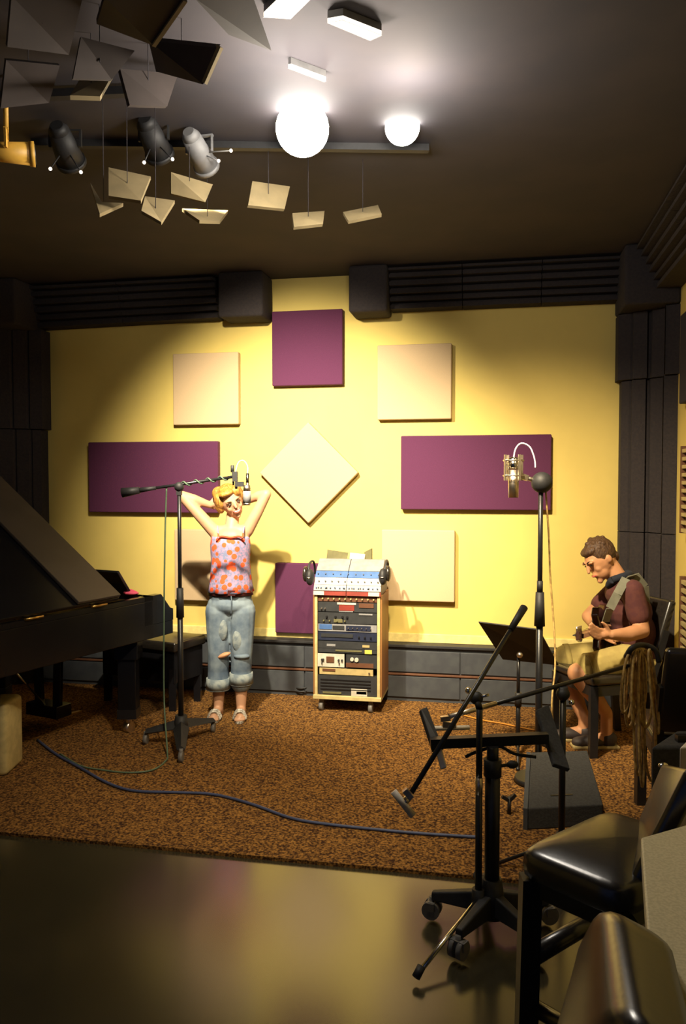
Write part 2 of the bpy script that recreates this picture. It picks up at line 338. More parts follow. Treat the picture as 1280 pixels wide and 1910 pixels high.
# ---------------------------------------------------------------- ceiling: rails, spotlights, baffles
def rail(a, b, label):
    tag(build('track_rail', MB().bar(a, b, .035, .03), 'black_matte'), label, 'lighting rail', 'ceiling lighting rails')
ra, rb = W(-30, 238, 3.1), W(262, 207, 3.05); ra.z = rb.z = CEIL-.03
rail(ra, rb, 'black lighting rail across ceiling at left, in front of the spotlights')
ra, rb = W(60, 286, 3.55), W(800, 244, 3.6); ra.z = rb.z = CEIL-.016
rail(ra, rb, 'black lighting rail carrying the two lit lamps')
def head(px, py, d, aim, label, m='black_matte', r=.055, L=.15, glints=(), lit=0, lampmat='dark', name='spotlight'):
    c = W(px, py, d); ax = (aim-c).normalized(); t = thing(name, Vector((c.x, c.y, c.z)), label, 'lamp', 'ceiling spotlights')
    back = c-ax*L/2; front = c+ax*L/2
    h = MB().cyl(back, front-ax*.01, r*.75, r, 20).cyl(back-ax*.03, back, r*.45, r*.75, 20)
    build('housing', h, m, t); build('rim', MB().cyl(front-ax*.02, front, r*1.07, r*1.1, 20), m, t)
    if lit: build('lens', MB().ball(front-ax*.002, (lit, lit, lit*.35), X=ax.orthogonal().normalized(), Y=ax.cross(ax.orthogonal()).normalized(), Z=ax, n=24), 'lamp', t)  # lit lens oversized so its disc takes in the lamp's bloom
    else: build('lens', MB().cyl(front-ax*.004, front+ax*.003, r*.85, r*.85, 20), lampmat, t)
    s = MB(); sd = ax.cross(Zv).normalized()
    for k in (-1, 1): s.bar(c+sd*k*(r+.006), c+sd*k*(r+.006)+Zv*(.07), .008, .016)
    s.bar(c-sd*(r+.01)+Zv*.07, c+sd*(r+.01)+Zv*.07, .016, .008); s.cyl(c+Zv*.07, Vector((c.x, c.y, CEIL)), .01, .01, 8)
    build('yoke', s, m, t)
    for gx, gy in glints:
        g = W(gx, gy, d-.05); build('indicator_light', MB().ball(g, .007, n=10, m=6), 'led', t)  # small glowing beads stand in for glints on the housing
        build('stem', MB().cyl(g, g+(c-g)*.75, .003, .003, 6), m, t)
    return t
wc = PY(545, 860)
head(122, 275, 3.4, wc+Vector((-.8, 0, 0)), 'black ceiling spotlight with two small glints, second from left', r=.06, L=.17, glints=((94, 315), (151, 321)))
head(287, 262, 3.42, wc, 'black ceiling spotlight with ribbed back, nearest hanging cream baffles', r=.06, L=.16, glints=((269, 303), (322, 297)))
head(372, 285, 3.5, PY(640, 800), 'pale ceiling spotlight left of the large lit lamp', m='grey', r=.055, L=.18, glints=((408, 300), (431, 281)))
head(12, 284, 3.0, W(300, 305, 3.2), 'yellow ceiling spotlight cut off by the left edge', m='yhouse', r=.042, L=.20)
head(565, 240, 3.35, CAM+Vector((-.1, 0, 0)), 'large blinding lit lamp on ceiling rail', r=.095, L=.14, lit=.11)
head(750, 236, 3.45, CAM+Vector((.1, 0, -.2)), 'smaller blinding lit lamp on ceiling rail, right of the large one', r=.066, L=.13, lit=.074)
def strip(q, d, label):  # bright strips: brightness put in by emission, no known fixture behind them
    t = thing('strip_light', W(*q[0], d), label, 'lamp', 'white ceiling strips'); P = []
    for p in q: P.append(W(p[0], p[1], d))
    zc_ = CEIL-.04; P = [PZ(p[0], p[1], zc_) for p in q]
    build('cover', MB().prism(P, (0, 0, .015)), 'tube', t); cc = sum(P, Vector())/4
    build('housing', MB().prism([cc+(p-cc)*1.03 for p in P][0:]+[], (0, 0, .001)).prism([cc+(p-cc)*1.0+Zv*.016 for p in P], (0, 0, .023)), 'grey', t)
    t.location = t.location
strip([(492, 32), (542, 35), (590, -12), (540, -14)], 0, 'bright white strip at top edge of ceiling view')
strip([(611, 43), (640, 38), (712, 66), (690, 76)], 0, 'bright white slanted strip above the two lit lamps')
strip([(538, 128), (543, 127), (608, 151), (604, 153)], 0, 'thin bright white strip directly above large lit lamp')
def baffle(q, m, label, t=.014, edge=None):
    P = [W(x, y, d) for x, y, d in q]
    for p in P: p.z = min(p.z, CEIL-.04)
    c = sum(P, Vector())/len(P); th = thing('ceiling_baffle', c, label, 'baffle', 'hanging ceiling baffles')
    build('board', MB().slab(P, t), m, th)
    if edge: build('edge_strip', MB().bar(P[edge[0]], P[edge[1]], .012, t+.012), 'baffle', th)
    build('hanger', MB().cyl(c, Vector((c.x, c.y, CEIL)), .0015, .0015, 5), 'ceil', th)
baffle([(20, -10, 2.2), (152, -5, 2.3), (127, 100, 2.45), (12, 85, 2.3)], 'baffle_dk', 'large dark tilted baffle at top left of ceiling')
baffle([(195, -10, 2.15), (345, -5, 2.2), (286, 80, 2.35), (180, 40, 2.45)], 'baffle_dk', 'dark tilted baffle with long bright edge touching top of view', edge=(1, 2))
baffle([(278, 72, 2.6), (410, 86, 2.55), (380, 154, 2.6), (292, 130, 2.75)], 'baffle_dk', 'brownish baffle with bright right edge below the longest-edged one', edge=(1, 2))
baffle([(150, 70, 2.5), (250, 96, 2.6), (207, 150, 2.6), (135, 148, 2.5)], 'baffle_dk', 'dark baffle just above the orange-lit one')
baffle([(131, 182, 2.6), (150, 150, 2.8), (211, 141, 2.8), (187, 184, 2.65)], 'baffle', 'small orange-lit baffle above the black rail')  # dark baffle's lit lower face, its brightness put into a cream board
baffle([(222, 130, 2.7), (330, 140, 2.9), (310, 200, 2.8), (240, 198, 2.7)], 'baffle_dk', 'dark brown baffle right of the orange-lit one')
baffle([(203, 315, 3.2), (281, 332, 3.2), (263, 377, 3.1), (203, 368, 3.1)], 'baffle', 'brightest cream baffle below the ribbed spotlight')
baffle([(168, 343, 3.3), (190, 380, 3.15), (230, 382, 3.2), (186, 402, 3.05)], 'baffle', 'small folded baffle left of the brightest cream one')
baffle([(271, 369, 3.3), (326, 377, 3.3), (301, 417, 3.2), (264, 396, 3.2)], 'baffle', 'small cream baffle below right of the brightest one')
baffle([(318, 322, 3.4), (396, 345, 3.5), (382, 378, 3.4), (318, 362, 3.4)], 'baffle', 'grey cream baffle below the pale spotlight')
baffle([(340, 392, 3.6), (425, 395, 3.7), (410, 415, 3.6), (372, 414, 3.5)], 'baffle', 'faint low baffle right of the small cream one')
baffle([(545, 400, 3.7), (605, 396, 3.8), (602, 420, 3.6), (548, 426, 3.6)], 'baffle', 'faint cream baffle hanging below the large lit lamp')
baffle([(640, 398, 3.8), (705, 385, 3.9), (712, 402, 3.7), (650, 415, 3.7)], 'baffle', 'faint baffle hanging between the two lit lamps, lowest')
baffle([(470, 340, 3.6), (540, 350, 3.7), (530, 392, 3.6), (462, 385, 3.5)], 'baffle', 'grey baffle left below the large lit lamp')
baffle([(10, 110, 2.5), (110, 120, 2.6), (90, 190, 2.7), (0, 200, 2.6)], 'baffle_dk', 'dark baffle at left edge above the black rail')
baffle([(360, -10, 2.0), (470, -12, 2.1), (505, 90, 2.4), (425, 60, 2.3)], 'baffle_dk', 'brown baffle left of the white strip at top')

# ---------------------------------------------------------------- grand piano
K = Vector((.38, .92, 0)); K = (Rv*.45+Fh*.89).normalized()      # towards the keyboard (away from camera)
T = Vector((-K.y, K.x, 0))                                       # towards the treble side (left)
leg0 = PZ(241, 1366, 0)
PO = leg0+K*.30-T*.12                                            # bass front corner of case on floor
def pp(k, t, z): return PO-K*k+T*t+Zv*z                          # k back from keyboard, t to treble
pn = thing('grand_piano', pp(.9, .7, 0), 'black grand piano with raised lid at left of room', 'piano')
ZR, ZB = .875, .60
def outline(k0, kl, n=14, ins=0):
    pts = [(k0, 0+ins), (kl-.18, 0+ins), (kl-.06, .04+ins), (kl-ins, .2), (kl-.02-ins, .45), (kl-.18-ins, .62)]
    for i in range(n): u = i/(n-1); pts.append((kl-.25-ins-(kl-.25-k0-.5)*u, .66+(1.42-.66-ins)*(u*u*(3-2*u))))
    pts.append((k0, 1.42-ins)); return pts
ol = outline(.20, 1.80)
build('case', MB().prism([pp(k, t, ZB) for k, t in ol], (0, 0, ZR-ZB-.03)), 'lacquer', pn, bevel=.006)
r1 = MB(); il = outline(.24, 1.80, ins=.04)
for i in range(len(ol)):
    j = (i+1) % len(ol); a, b_ = ol[i], ol[j]; c_, d_ = il[i], il[j]
    r1.hexa([pp(*a, ZR-.03), pp(*b_, ZR-.03), pp(*d_, ZR-.03), pp(*c_, ZR-.03), pp(*a, ZR), pp(*b_, ZR), pp(*d_, ZR), pp(*c_, ZR)])
build('rim', r1, 'lacquer', pn)
build('iron_frame', MB().prism([pp(k, t, ZR-.029) for k, t in outline(.30, 1.74, ins=.07)], (0, 0, .008)), 'brass', pn)
build('key_bed', MB().hexa([pp(0, 0, ZB), pp(0, 1.42, ZB), pp(.3, 1.42, ZB), pp(.3, 0, ZB), pp(0, 0, ZB+.09), pp(0, 1.42, ZB+.09), pp(.3, 1.42, ZB+.09), pp(.3, 0, ZB+.09)]), 'lacquer', pn, bevel=.006)
for t0 in (0, 1.37): build('cheek', MB().prism([pp(0, t0, ZB+.09), pp(.28, t0, ZB+.09), pp(.28, t0, ZR+.0), pp(.12, t0, ZR), pp(.03, t0, ZR-.10), pp(0, t0, ZR-.11)], T*.05), 'lacquer', pn)
build('fallboard', MB().hexa([pp(.16, .05, ZB+.09), pp(.16, 1.37, ZB+.09), pp(.24, 1.37, ZB+.09), pp(.24, .05, ZB+.09), pp(.2, .05, ZR), pp(.2, 1.37, ZR), pp(.24, 1.37, ZR), pp(.24, .05, ZR)]), 'lacquer', pn)
build('keys', MB().hexa([pp(.02, .06, ZB+.09), pp(.02, 1.36, ZB+.09), pp(.16, 1.36, ZB+.09), pp(.16, .06, ZB+.09), pp(.02, .06, ZB+.115), pp(.02, 1.36, ZB+.115), pp(.16, 1.36, ZB+.115), pp(.16, .06, ZB+.115)]), 'white', pn)
build('music_desk', MB().slab([pp(.22, .16, ZR), pp(.22, 1.2, ZR), pp(.34, 1.2, ZR+.16), pp(.34, .16, ZR+.16)], .02), 'lacquer', pn, bevel=.004)
la = math.radians(35); ld = T*math.cos(la)+Zv*math.sin(la); lnn = (ld.cross(K)).normalized()
if lnn.z < 0: lnn = -lnn
def lp(k, u, o=0): return PO-K*k+T*.0+Zv*(ZR+.012)+ld*u+lnn*o
lo_ = [(k, t) for k, t in outline(.52, 1.84)]
build('lid', MB().prism([lp(k, t) for k, t in lo_], lnn*.022), 'lacquer', pn, bevel=.004)
build('lid_flap', MB().prism([lp(.52, .0, .026), lp(.86, .0, .026), lp(.86, 1.4, .026), lp(.52, 1.42, .026)], lnn*.02), 'lacquer_dull', pn, bevel=.004)
build('prop_stick', MB().bar(pp(.75, 1.36, ZR), lp(.8, 1.36), .02), 'lacquer', pn)
for i, kk in enumerate((.62, 1.1, 1.6)): build('hinge', MB().cyl(pp(kk, -.006, ZR+.004), pp(kk+.12, -.006, ZR+.004), .008, .008, 8), 'brass', pn)
for k, t in ((.30, .12), (.30, 1.30), (1.5, .38)):
    a = pp(k, t, 0); b_ = pp(k, t, ZB); lg = build('leg', MB().bar(a+Zv*.1, b_, .115, .105).bar(b_-Zv*.12, b_, .15, .14), 'lacquer', pn, bevel=.006)
    build('ferrule', MB().bar(a+Zv*.10, a+Zv*.16, .122, .112), 'brass' if 0 else 'black', lg)
    build('caster', MB().cyl(a+Zv*.035-T*.02, a+Zv*.035+T*.02, .035, .035, 16).cyl(a+Zv*.05, a+Zv*.11, .02, .02, 8), 'silver', lg)
ly = thing('x', pp(.42, .70, 0), 'x', 'x'); bpy.data.objects.remove(ly)
build('pedal_lyre', MB().bar(pp(.42, .62, .14), pp(.42, .60, ZB), .05, .05).bar(pp(.42, .78, .14), pp(.42, .80, ZB), .05, .05).bar(pp(.42, .56, .11), pp(.42, .84, .11), .13, .08).bar(pp(.42, .6, .5), pp(.42, .8, .5), .05, .04), 'lacquer', pn, bevel=.004)
for t in (.62, .70, .78): build('pedal', MB().bar(pp(.40, t, .06), pp(.22, t, .05), .028, .012), 'brass', pn)
build('lyre_brace', MB().cyl(pp(.45, .7, .14), pp(.85, .7, ZB), .007, .007, 8), 'chrome', pn)
a = W(247, 1112, 5.2)
mb = MB(); 
for i in range(5): mb.ball(pp(.14-.02*i+.1, .14+.03*i, ZR+.012), (.05, .03, .012+.004*(i % 2)), n=10, m=6)
tag(build('folded_cloth', mb, 'pink', remesh=.006, smooth=2), 'crumpled pink cloth lying on keyboard end of piano', 'cloth')
# bench
bc = PZ(285, 1318, 0)+K*.12+T*.1
bn = thing('piano_bench', bc, 'black piano bench between the piano and back wall', 'bench')
def bp(k, t, z): return bc+K*k+T*t+Zv*z
build('seat', MB().hexa([bp(-.18, -.35, .42), bp(.18, -.35, .42), bp(.18, .35, .42), bp(-.18, .35, .42), bp(-.18, -.35, .49), bp(.18, -.35, .49), bp(.18, .35, .49), bp(-.18, .35, .49)]), 'leather', bn, bevel=.015)
build('apron', MB().hexa([bp(-.16, -.33, .20), bp(.16, -.33, .20), bp(.16, .33, .20), bp(-.16, .33, .20), bp(-.16, -.33, .42), bp(.16, -.33, .42), bp(.16, .33, .42), bp(-.16, .33, .42)]), 'lacquer', bn)
for k in (-.14, .14):
    for t in (-.3, .3): build('leg', MB().bar(bp(k, t, 0.004), bp(k, t, .3), .05), 'lacquer', bn)
# cream thing at left edge
c0 = PZ(-12, 1450, 0)
tag(build('speaker_cabinet', MB().obox(c0+Zv*.20+Fh*.12, .14, .24, .40), 'creamobj', bevel=.03), 'cream rounded cabinet edge at far left floor, below piano', 'cabinet')

# ---------------------------------------------------------------- stands
def caster(mb, p, r=.03): mb.cyl(p+Zv*r-Rv*.012, p+Zv*r+Rv*.012, r, r, 14)
# left studio boom stand
D1 = 4.86; base = PZ(338, 1388, 0)
st = thing('microphone_stand', base, 'tall black boom stand with wheeled three-leg base beside woman', 'stand', 'studio stands')
def dv(px, py): return W(px, py, D1)
top1 = W(328, 908, D1); top1 = Vector((base.x, base.y, top1.z))
build('pole', MB().cyl(base+Zv*.10, base+Zv*.82, .017, .017).cyl(base+Zv*.82, top1, .012, .012), 'black', st)
build('clutch', MB().cyl(base+Zv*.78, base+Zv*.96, .024, .021), 'black_matte', st)
tips = [PZ(272, 1388, 0), PZ(398, 1366, 0), PZ(338, 1422, 0)]
for tp in tips:
    l = build('leg', MB().loft([[base+Zv*.11+Rv*0, base+Zv*.11+(tp-base).cross(Zv).normalized()*.05, base+Zv*.16, base+Zv*.11-(tp-base).cross(Zv).normalized()*.05], [tp+Zv*.06, tp+Zv*.075+(tp-base).cross(Zv).normalized()*.025, tp+Zv*.095, tp+Zv*.075-(tp-base).cross(Zv).normalized()*.025]], False), 'black_matte', st)
    mb = MB(); caster(mb, tp, .032); build('caster', mb.cyl(tp+Zv*.04, tp+Zv*.08, .012), 'wheel', l)
build('hub', MB().cyl(base+Zv*.08, base+Zv*.18, .05, .035, 16), 'black_matte', st)
ba, bb = W(232, 918, D1), W(434, 889, D1+.0)
off = top1-(ba+(bb-ba)*.49); off.z = 0; ba += off; bb += off
build('boom', MB().cyl(ba, bb, .009, .009), 'black', st)
build('counterweight', MB().cyl(ba-(bb-ba)*.03, ba+(bb-ba)*.13, .03, .02, 16).cyl(ba+(bb-ba)*.13, ba+(bb-ba)*.28, .016, .011), 'black_matte', st)
build('boom_clamp', MB().ball(top1, .03).bar(top1-Zv*.05, top1+Zv*.02, .03), 'black_matte', st)
mb = MB(); pts = []
for i in range(26):
    u = i/25; a = u*26; p = ba+(bb-ba)*(.5+.46*u); pts.append(p+Zv*.014*math.sin(a)+Fh*.014*math.cos(a))
tag(build('cable', mb.tube(pts, .0045, 6), 'cable_green'), 'thin cable wound around the boom above the woman', 'cable', 'microphone cables')
build('shock_mount', MB().bar(bb-Zv*.03, bb+Zv*.03, .03).cyl(W(431, 905, D1)+off, W(429, 868, D1)+off, .006, .006, 8).cyl(W(429, 868, D1)+off, W(429, 881, D1)+off, .011, .011, 8).bar(W(434, 903, D1)+off, W(450, 903, D1)+off, .03).cyl(W(436, 912, D1)+off, W(436, 896, D1)+off, .008), 'black_matte', st)
mc = thing('microphone', W(456, 942, D1)+off, 'grey condenser microphone hanging in front of woman\'s face', 'microphone', 'condenser microphones')
build('body', MB().cyl(W(456, 938, D1)+off, W(456, 916, D1)+off, .024, .024, 20), 'grey', mc)
build('grille', MB().cyl(W(456, 916, D1)+off, W(456, 905, D1)+off, .024, .02, 20).cyl(W(456, 942, D1)+off, W(456, 938, D1)+off, .02, .024, 20), 'silver', mc)
build('connector', MB().cyl(W(457, 905, D1)+off, W(457, 883, D1)+off, .010, .010, 12), 'chrome', mc)
tag(build('cable', MB().tube([p+off for p in (W(457, 883, D1), W(457, 870, D1), W(450, 860, D1), W(441, 862, D1), W(436, 875, D1), W(434, 890, D1))], .003, 6), 'cable_white'), 'pale looped cable on top of microphone by woman\'s head', 'cable', 'microphone cables')
g = [W(308, 905, D1)+off, W(308, 1000, D1), W(306, 1150, D1), W(306, 1300, D1), PZ(312, 1400, .03), PZ(310, 1418, .01), PZ(285, 1436, .01), PZ(240, 1441, .01), PZ(190, 1436, .01), PZ(150, 1428, .01), PZ(112, 1406, .01)]
tag(build('cable', MB().tube(g, .005, 6), 'cable_green'), 'thin green cable hanging from left boom to the carpet', 'cable', 'microphone cables')
g = [PZ(*p, .012) for p in ((70, 1380), (105, 1407), (150, 1432), (200, 1460), (250, 1475), (330, 1478), (400, 1482), (470, 1500), (540, 1525), (600, 1536), (700, 1547), (790, 1555), (900, 1562))]
tag(build('cable', MB().tube(g, .0075, 8), 'cable_blue'), 'dark blue cable snaking across the brown carpet', 'cable')
g = [PZ(*p, .012) for p in ((850, 1330), (900, 1343), (940, 1350), (1000, 1362), (1060, 1366))]
tag(build('cable', MB().tube(g, .005, 6), 'cable_orange'), 'thin orange cable on carpet near the music stand', 'cable')

# tall right microphone stand
D2 = 4.25; base = PZ(1004, 1459, 0); D2 = (base-CAM).dot(Fh)/1.0
s2 = thing('microphone_stand', base, 'tallest black straight stand holding silver microphone, left of guitarist', 'stand', 'studio stands')
k2 = (base-CAM).dot(Fv)
topz = W(1020, 900, 4.25).z; tp2 = Vector((base.x, base.y, topz))
build('pole', MB().cyl(base+Zv*.03, base+Zv*.88, .0185, .0185).cyl(base+Zv*.88, tp2, .013, .013), 'black', s2)
build('clutch', MB().cyl(base+Zv*.84, base+Zv*1.02, .029, .022, 16).cyl(base+Zv*1.02, base+Zv*1.08, .016), 'black_matte', s2)
build('base', MB().cyl(base+Zv*.004, base+Zv*.03, .13, .12, 28).cyl(base+Zv*.03, base+Zv*.07, .03, .02), 'black', s2)
D2 = 4.25
build('ball_joint', MB().ball(tp2+Rv*.005, .056, n=20, m=14), 'black_matte', s2)
sc = tp2+Rv*.005; mcn = sc+Rv*(-52/348)+Zv*(16/348)
build('arm', MB().cyl(sc, sc+(mcn-sc)*.75, .012, .012).bar(sc+(mcn-sc)*.5+Zv*.0, sc+(mcn-sc)*.8, .03), 'silver', s2)
m2 = thing('microphone', mcn-Zv*.13, 'silver condenser microphone in shock mount before purple panel', 'microphone', 'condenser microphones')
build('body', MB().cyl(mcn-Zv*.125, mcn+Zv*.02, .026, .029, 24), 'silver', m2)
build('grille', MB().cyl(mcn+Zv*.022, mcn+Zv*.075, .03, .029, 24).ball(mcn+Zv*.075, (.029, .029, .014), n=20), 'chrome', m2)
ck = MB()
for zz in (-.01, .07):
    pts = [mcn+Rv*.052*math.cos(a)+Fh*.052*math.sin(a)+Zv*zz for a in [i*math.pi/6 for i in range(13)]]; ck.tube(pts, .005, 6)
for k in range(4):
    a = k*math.pi/2+.4; p = mcn+Rv*.052*math.cos(a)+Fh*.052*math.sin(a); ck.bar(p-Zv*.035, p+Zv*.10, .012); ck.cyl(p+Zv*.05, mcn+Zv*.03, .003, .003, 6)
build('shock_mount', ck, 'silver', m2)
g = [mcn+Zv*.08, mcn+Zv*.13+Rv*.01, mcn+Zv*.16+Rv*.04, mcn+Zv*.14+Rv*.085, mcn+Zv*.08+Rv*.11, mcn+Zv*.03+Rv*.115]
tag(build('cable', MB().tube(g, .0045, 6), 'cable_white'), 'short arched pale cable over the silver microphone', 'cable', 'microphone cables')
g = [sc+Rv*.02-Zv*.03, W(1024, 1000, 4.25), W(1027, 1080, 4.27), W(1033, 1160, 4.25), W(1036, 1240, 4.2), W(1030, 1330, 4.1), PZ(1050, 1440, .03), PZ(1085, 1500, .02)]
tag(build('cable', MB().tube(g, .005, 6), 'cable_tan'), 'thin cable hanging down beside the tallest stand pole', 'cable', 'microphone cables')

# music stand
base = PZ(966, 1412, 0); DM = 4.62
ms = thing('music_stand', base, 'black music stand with tilted desk in front of guitarist', 'music stand')
tpz = W(966, 1225, DM).z; tpm = Vector((base.x, base.y, tpz))
build('pole', MB().cyl(base+Zv*.06, base+Zv*.36, .014).cyl(base+Zv*.36, tpm, .010), 'black', ms)
build('collar', MB().cyl(base+Zv*.30, base+Zv*.38, .02), 'black_matte', ms)
build('knob', MB().ball(tpm+Zv*.02-Fh*.03, .018, n=12), 'silver', ms)
qd = [W(893, 1160, DM-.05), W(1006, 1174, DM-.1), W(1042, 1240, DM+.18), W(938, 1229, DM+.16)]
desk = build('desk', MB().slab(qd, .008), 'black_matte', ms)
build('lip', MB().slab([qd[3], qd[2], qd[2]-Rv*.0+Zv*.012+Fh*.045, qd[3]+Zv*.012+Fh*.045], .006), 'black_matte', ms)
for a in (.3, 2.4, 4.5):
    e = base+Rv*.24*math.cos(a)+Fh*.24*math.sin(a); build('leg', MB().cyl(base+Zv*.14, e+Zv*.015, .008, .008, 8).ball(e+Zv*.014, .013, n=8), 'black', ms)

# boom stand A (nearest)
base = PZ(892, 1740, 0); DA = (base-CAM).dot(Fv)
sa = thing('microphone_stand', base, 'nearest black tripod boom stand with long diagonal boom and silver crossbar', 'stand', 'tripod boom stands')
tpa = Vector((base.x, base.y, W(891, 1318, DA).z))
build('pole', MB().cyl(base+Zv*.06, base+Zv*.52, .0125).cyl(base+Zv*.52, tpa, .0115), 'black', sa)
build('collar', MB().cyl(base+Zv*.50, base+Zv*.56, .013, .013), 'silver', sa)
build('hub', MB().cyl(base+Zv*.05, base+Zv*.16, .026, .022), 'black_matte', sa)
for i, e in enumerate((PZ(776, 1830, 0), PZ(1010, 1762, 0)+Fh*.05, PZ(880, 1640, 0)+Rv*.02)):
    s_ = base+Zv*.12+(e-base).normalized()*.02
    l = build('leg', MB().cyl(s_, e+Zv*.015, .008, .008, 10), 'chrome' if i == 0 else 'black', sa)
    build('foot', MB().cyl(e+Zv*.014+(base-e).normalized()*.03+Zv*.02, e+Zv*.012, .014, .014, 10), 'black_matte', l)
e1, e2 = W(978, 1133, DA+.18), W(763, 1486, DA-.32)
build('boom', MB().cyl(e1, e2, .0085, .0085), 'black', sa)
build('boom_grip', MB().cyl(e1, e1+(e2-e1)*.14, .015, .012, 12), 'black_matte', sa)
jt = e1+(e2-e1)*.50
build('boom_clamp', MB().ball(W(889, 1302, DA), .024).cyl(W(889, 1302, DA), tpa, .012), 'black_matte', sa)
build('clamp_screw', MB().cyl(W(889, 1302, DA), W(912, 1296, DA-.02), .005).ball(W(874, 1288, DA), .012, n=8), 'chrome', sa)
cb = MB().cyl(W(734, 1476, DA-.33), W(771, 1522, DA-.35), .011, .011, 12); build('crossbar', cb, 'offwhite', sa)  # off-white colour stands in for bright reflections on the silver bar
build('clip', MB().cyl(e2, W(752, 1500, DA-.34), .012).bar(W(755, 1473, DA-.33), W(768, 1488, DA-.33), .018), 'silver', sa)

# boom stand C (horizontal boom)
base = PZ(1047, 1625, 0); DC = (base-CAM).dot(Fv)
sc_ = thing('microphone_stand', base, 'black tripod stand with nearly level boom ending in silver clip', 'stand', 'tripod boom stands')
tpc = Vector((base.x, base.y, W(1047, 1300, DC).z))
build('pole', MB().cyl(base+Zv*.06, tpc, .0135), 'black', sc_)
build('hub', MB().cyl(base+Zv*.06, base+Zv*.16, .025, .022), 'black_matte', sc_)
for a in (.9, 3.0, 5.1):
    e = base+Rv*.26*math.cos(a)+Fh*.26*math.sin(a); build('leg', MB().cyl(base+Zv*.13, e+Zv*.014, .008, .008, 8), 'black', sc_)
e1, e2 = W(838, 1337, DC-.30), W(1190, 1237, DC+.20)
jm = e1+(e2-e1)*.6
build('boom', MB().cyl(e1, e2, .009, .009), 'black', sc_)
build('boom_tip', MB().cyl(e1, e1+(e2-e1)*.22, .0095, .0095), 'silver', sc_)
build('boom_clamp', MB().ball(tpc+Zv*.02, .028).cyl(tpc, tpc+Zv*.05, .02), 'black_matte', sc_)
build('clamp_screw', MB().ball(tpc+Rv*.03-Zv*.01-Fh*.02, .012, n=8), 'chrome', sc_)
d_ = DC-.30
build('clip', MB().bar(W(822, 1341, d_), W(840, 1339, d_), .018).bar(W(826, 1350, d_), W(850, 1352, d_), .02), 'silver', sc_)
build('crossbar', MB().cyl(W(794, 1359, d_), W(876, 1357, d_), .009, .009, 12), 'offwhite', sc_)  # bar's metallic brightness painted as off-white

# equipment stand with heavy wheeled base
base = PZ(917, 1735, 0); DE = (base-CAM).dot(Fv)
se = thing('equipment_stand', base, 'heavy black stand with thick post, level bar and wheeled star base', 'stand')
tpe = Vector((base.x, base.y, W(915, 1388, DE).z))
build('post', MB().cyl(base+Zv*.12, base+Zv*.60, .027, .027, 16).cyl(base+Zv*.60, tpe, .021, .021, 16), 'black', se)
build('collar', MB().cyl(base+Zv*.56, base+Zv*.62, .032, .032, 16), 'black_matte', se)
build('height_knob', MB().cyl(base+Zv*.59, base+Zv*.60+Rv*.06, .006).ball(base+Zv*.60+Rv*.07, (.022, .014, .014), n=10), 'black_matte', se)
build('crossbar', MB().bar(W(803, 1386, DE), W(1022, 1376, DE), .035, .035), 'black', se)
def arm(q, m, dd=0): return build('side_arm', MB().slab([W(x, y, DE+dd+k) for (x, y, k) in q], .02), m, se, bevel=.004)
arm([(783, 1325, .10), (795, 1320, .12), (826, 1400, 0), (808, 1402, 0)], 'black_matte')
arm([(812, 1398, 0), (824, 1396, 0), (834, 1432, -.03), (822, 1436, -.03)], 'silver')
arm([(1000, 1326, .12), (1022, 1316, .16), (1062, 1438, -.05), (1032, 1428, -.05)], 'greybox')
build('cable_hook', MB().tube([W(868, 1412, DE), W(890, 1402, DE), W(930, 1392, DE), W(960, 1406, DE), W(1000, 1412, DE)], .006, 6), 'black_matte', se)
for i in range(5):
    a = 2*math.pi*i/5+2.75; e = base+Rv*.22*math.cos(a)+Fh*.22*math.sin(a); sd = (e-base).cross(Zv).normalized()
    l = build('leg', MB().hexa([base+Zv*.07-sd*.03, base+Zv*.07+sd*.03, e+Zv*.07+sd*.016, e+Zv*.07-sd*.016, base+Zv*.15-sd*.02, base+Zv*.15+sd*.02, e+Zv*.10+sd*.012, e+Zv*.10-sd*.012]), 'black_matte', se, bevel=.006)
    build('caster', MB().cyl(e+Zv*.034-sd*.025, e+Zv*.034-sd*.007, .033, .033, 16).cyl(e+Zv*.034+sd*.007, e+Zv*.034+sd*.025, .033, .033, 16).cyl(e+Zv*.03, e+Zv*.08, .01).bar(e+Zv*.05-sd*.03, e+Zv*.05+sd*.03, .03), 'wheel', l)
build('hub', MB().cyl(base+Zv*.06, base+Zv*.19, .055, .035, 18), 'black_matte', se)
# another low wheeled base behind
base = PZ(905, 1640, 0)+Rv*.0
# floor monitor
fl = thing('floor_monitor', PZ(1045, 1530, 0), 'grey wedge floor box on carpet behind foreground stool', 'speaker')
a, b_, c_, d_ = PZ(985, 1548, .004), PZ(1125, 1540, .004), PZ(1095, 1478, .004), PZ(990, 1482, .004)
build('cabinet', MB().hexa([a, b_, c_, d_, a+Zv*.10, b_+Zv*.10, c_+Zv*.22, d_+Zv*.22]), 'greybox', fl, bevel=.006)
build('side_panel', MB().slab([a-Rv*.012, d_-Rv*.012, d_+Zv*.22-Rv*.012, a+Zv*.10-Rv*.012], .02), 'grey' if 0 else 'base', fl)
build('handle', MB().bar(a+(b_-a)*.35+Zv*.115+Fh*.08, a+(b_-a)*.65+Zv*.115+Fh*.08, .02), 'black', fl)
wk = PZ(950, 1520, 0)
tg = thing('stand_fitting', wk, 'small black wing-shaped clamp on carpet beside thick post', 'clamp')
build('stem', MB().cyl(wk+Zv*.006, wk+Zv*.09, .010, .008), 'black_matte', tg)
build('wing', MB().bar(wk+Zv*.075-Rv*.035+Zv*.015, wk+Zv*.07, .016).bar(wk+Zv*.07, wk+Zv*.10+Rv*.03, .016), 'black', tg)

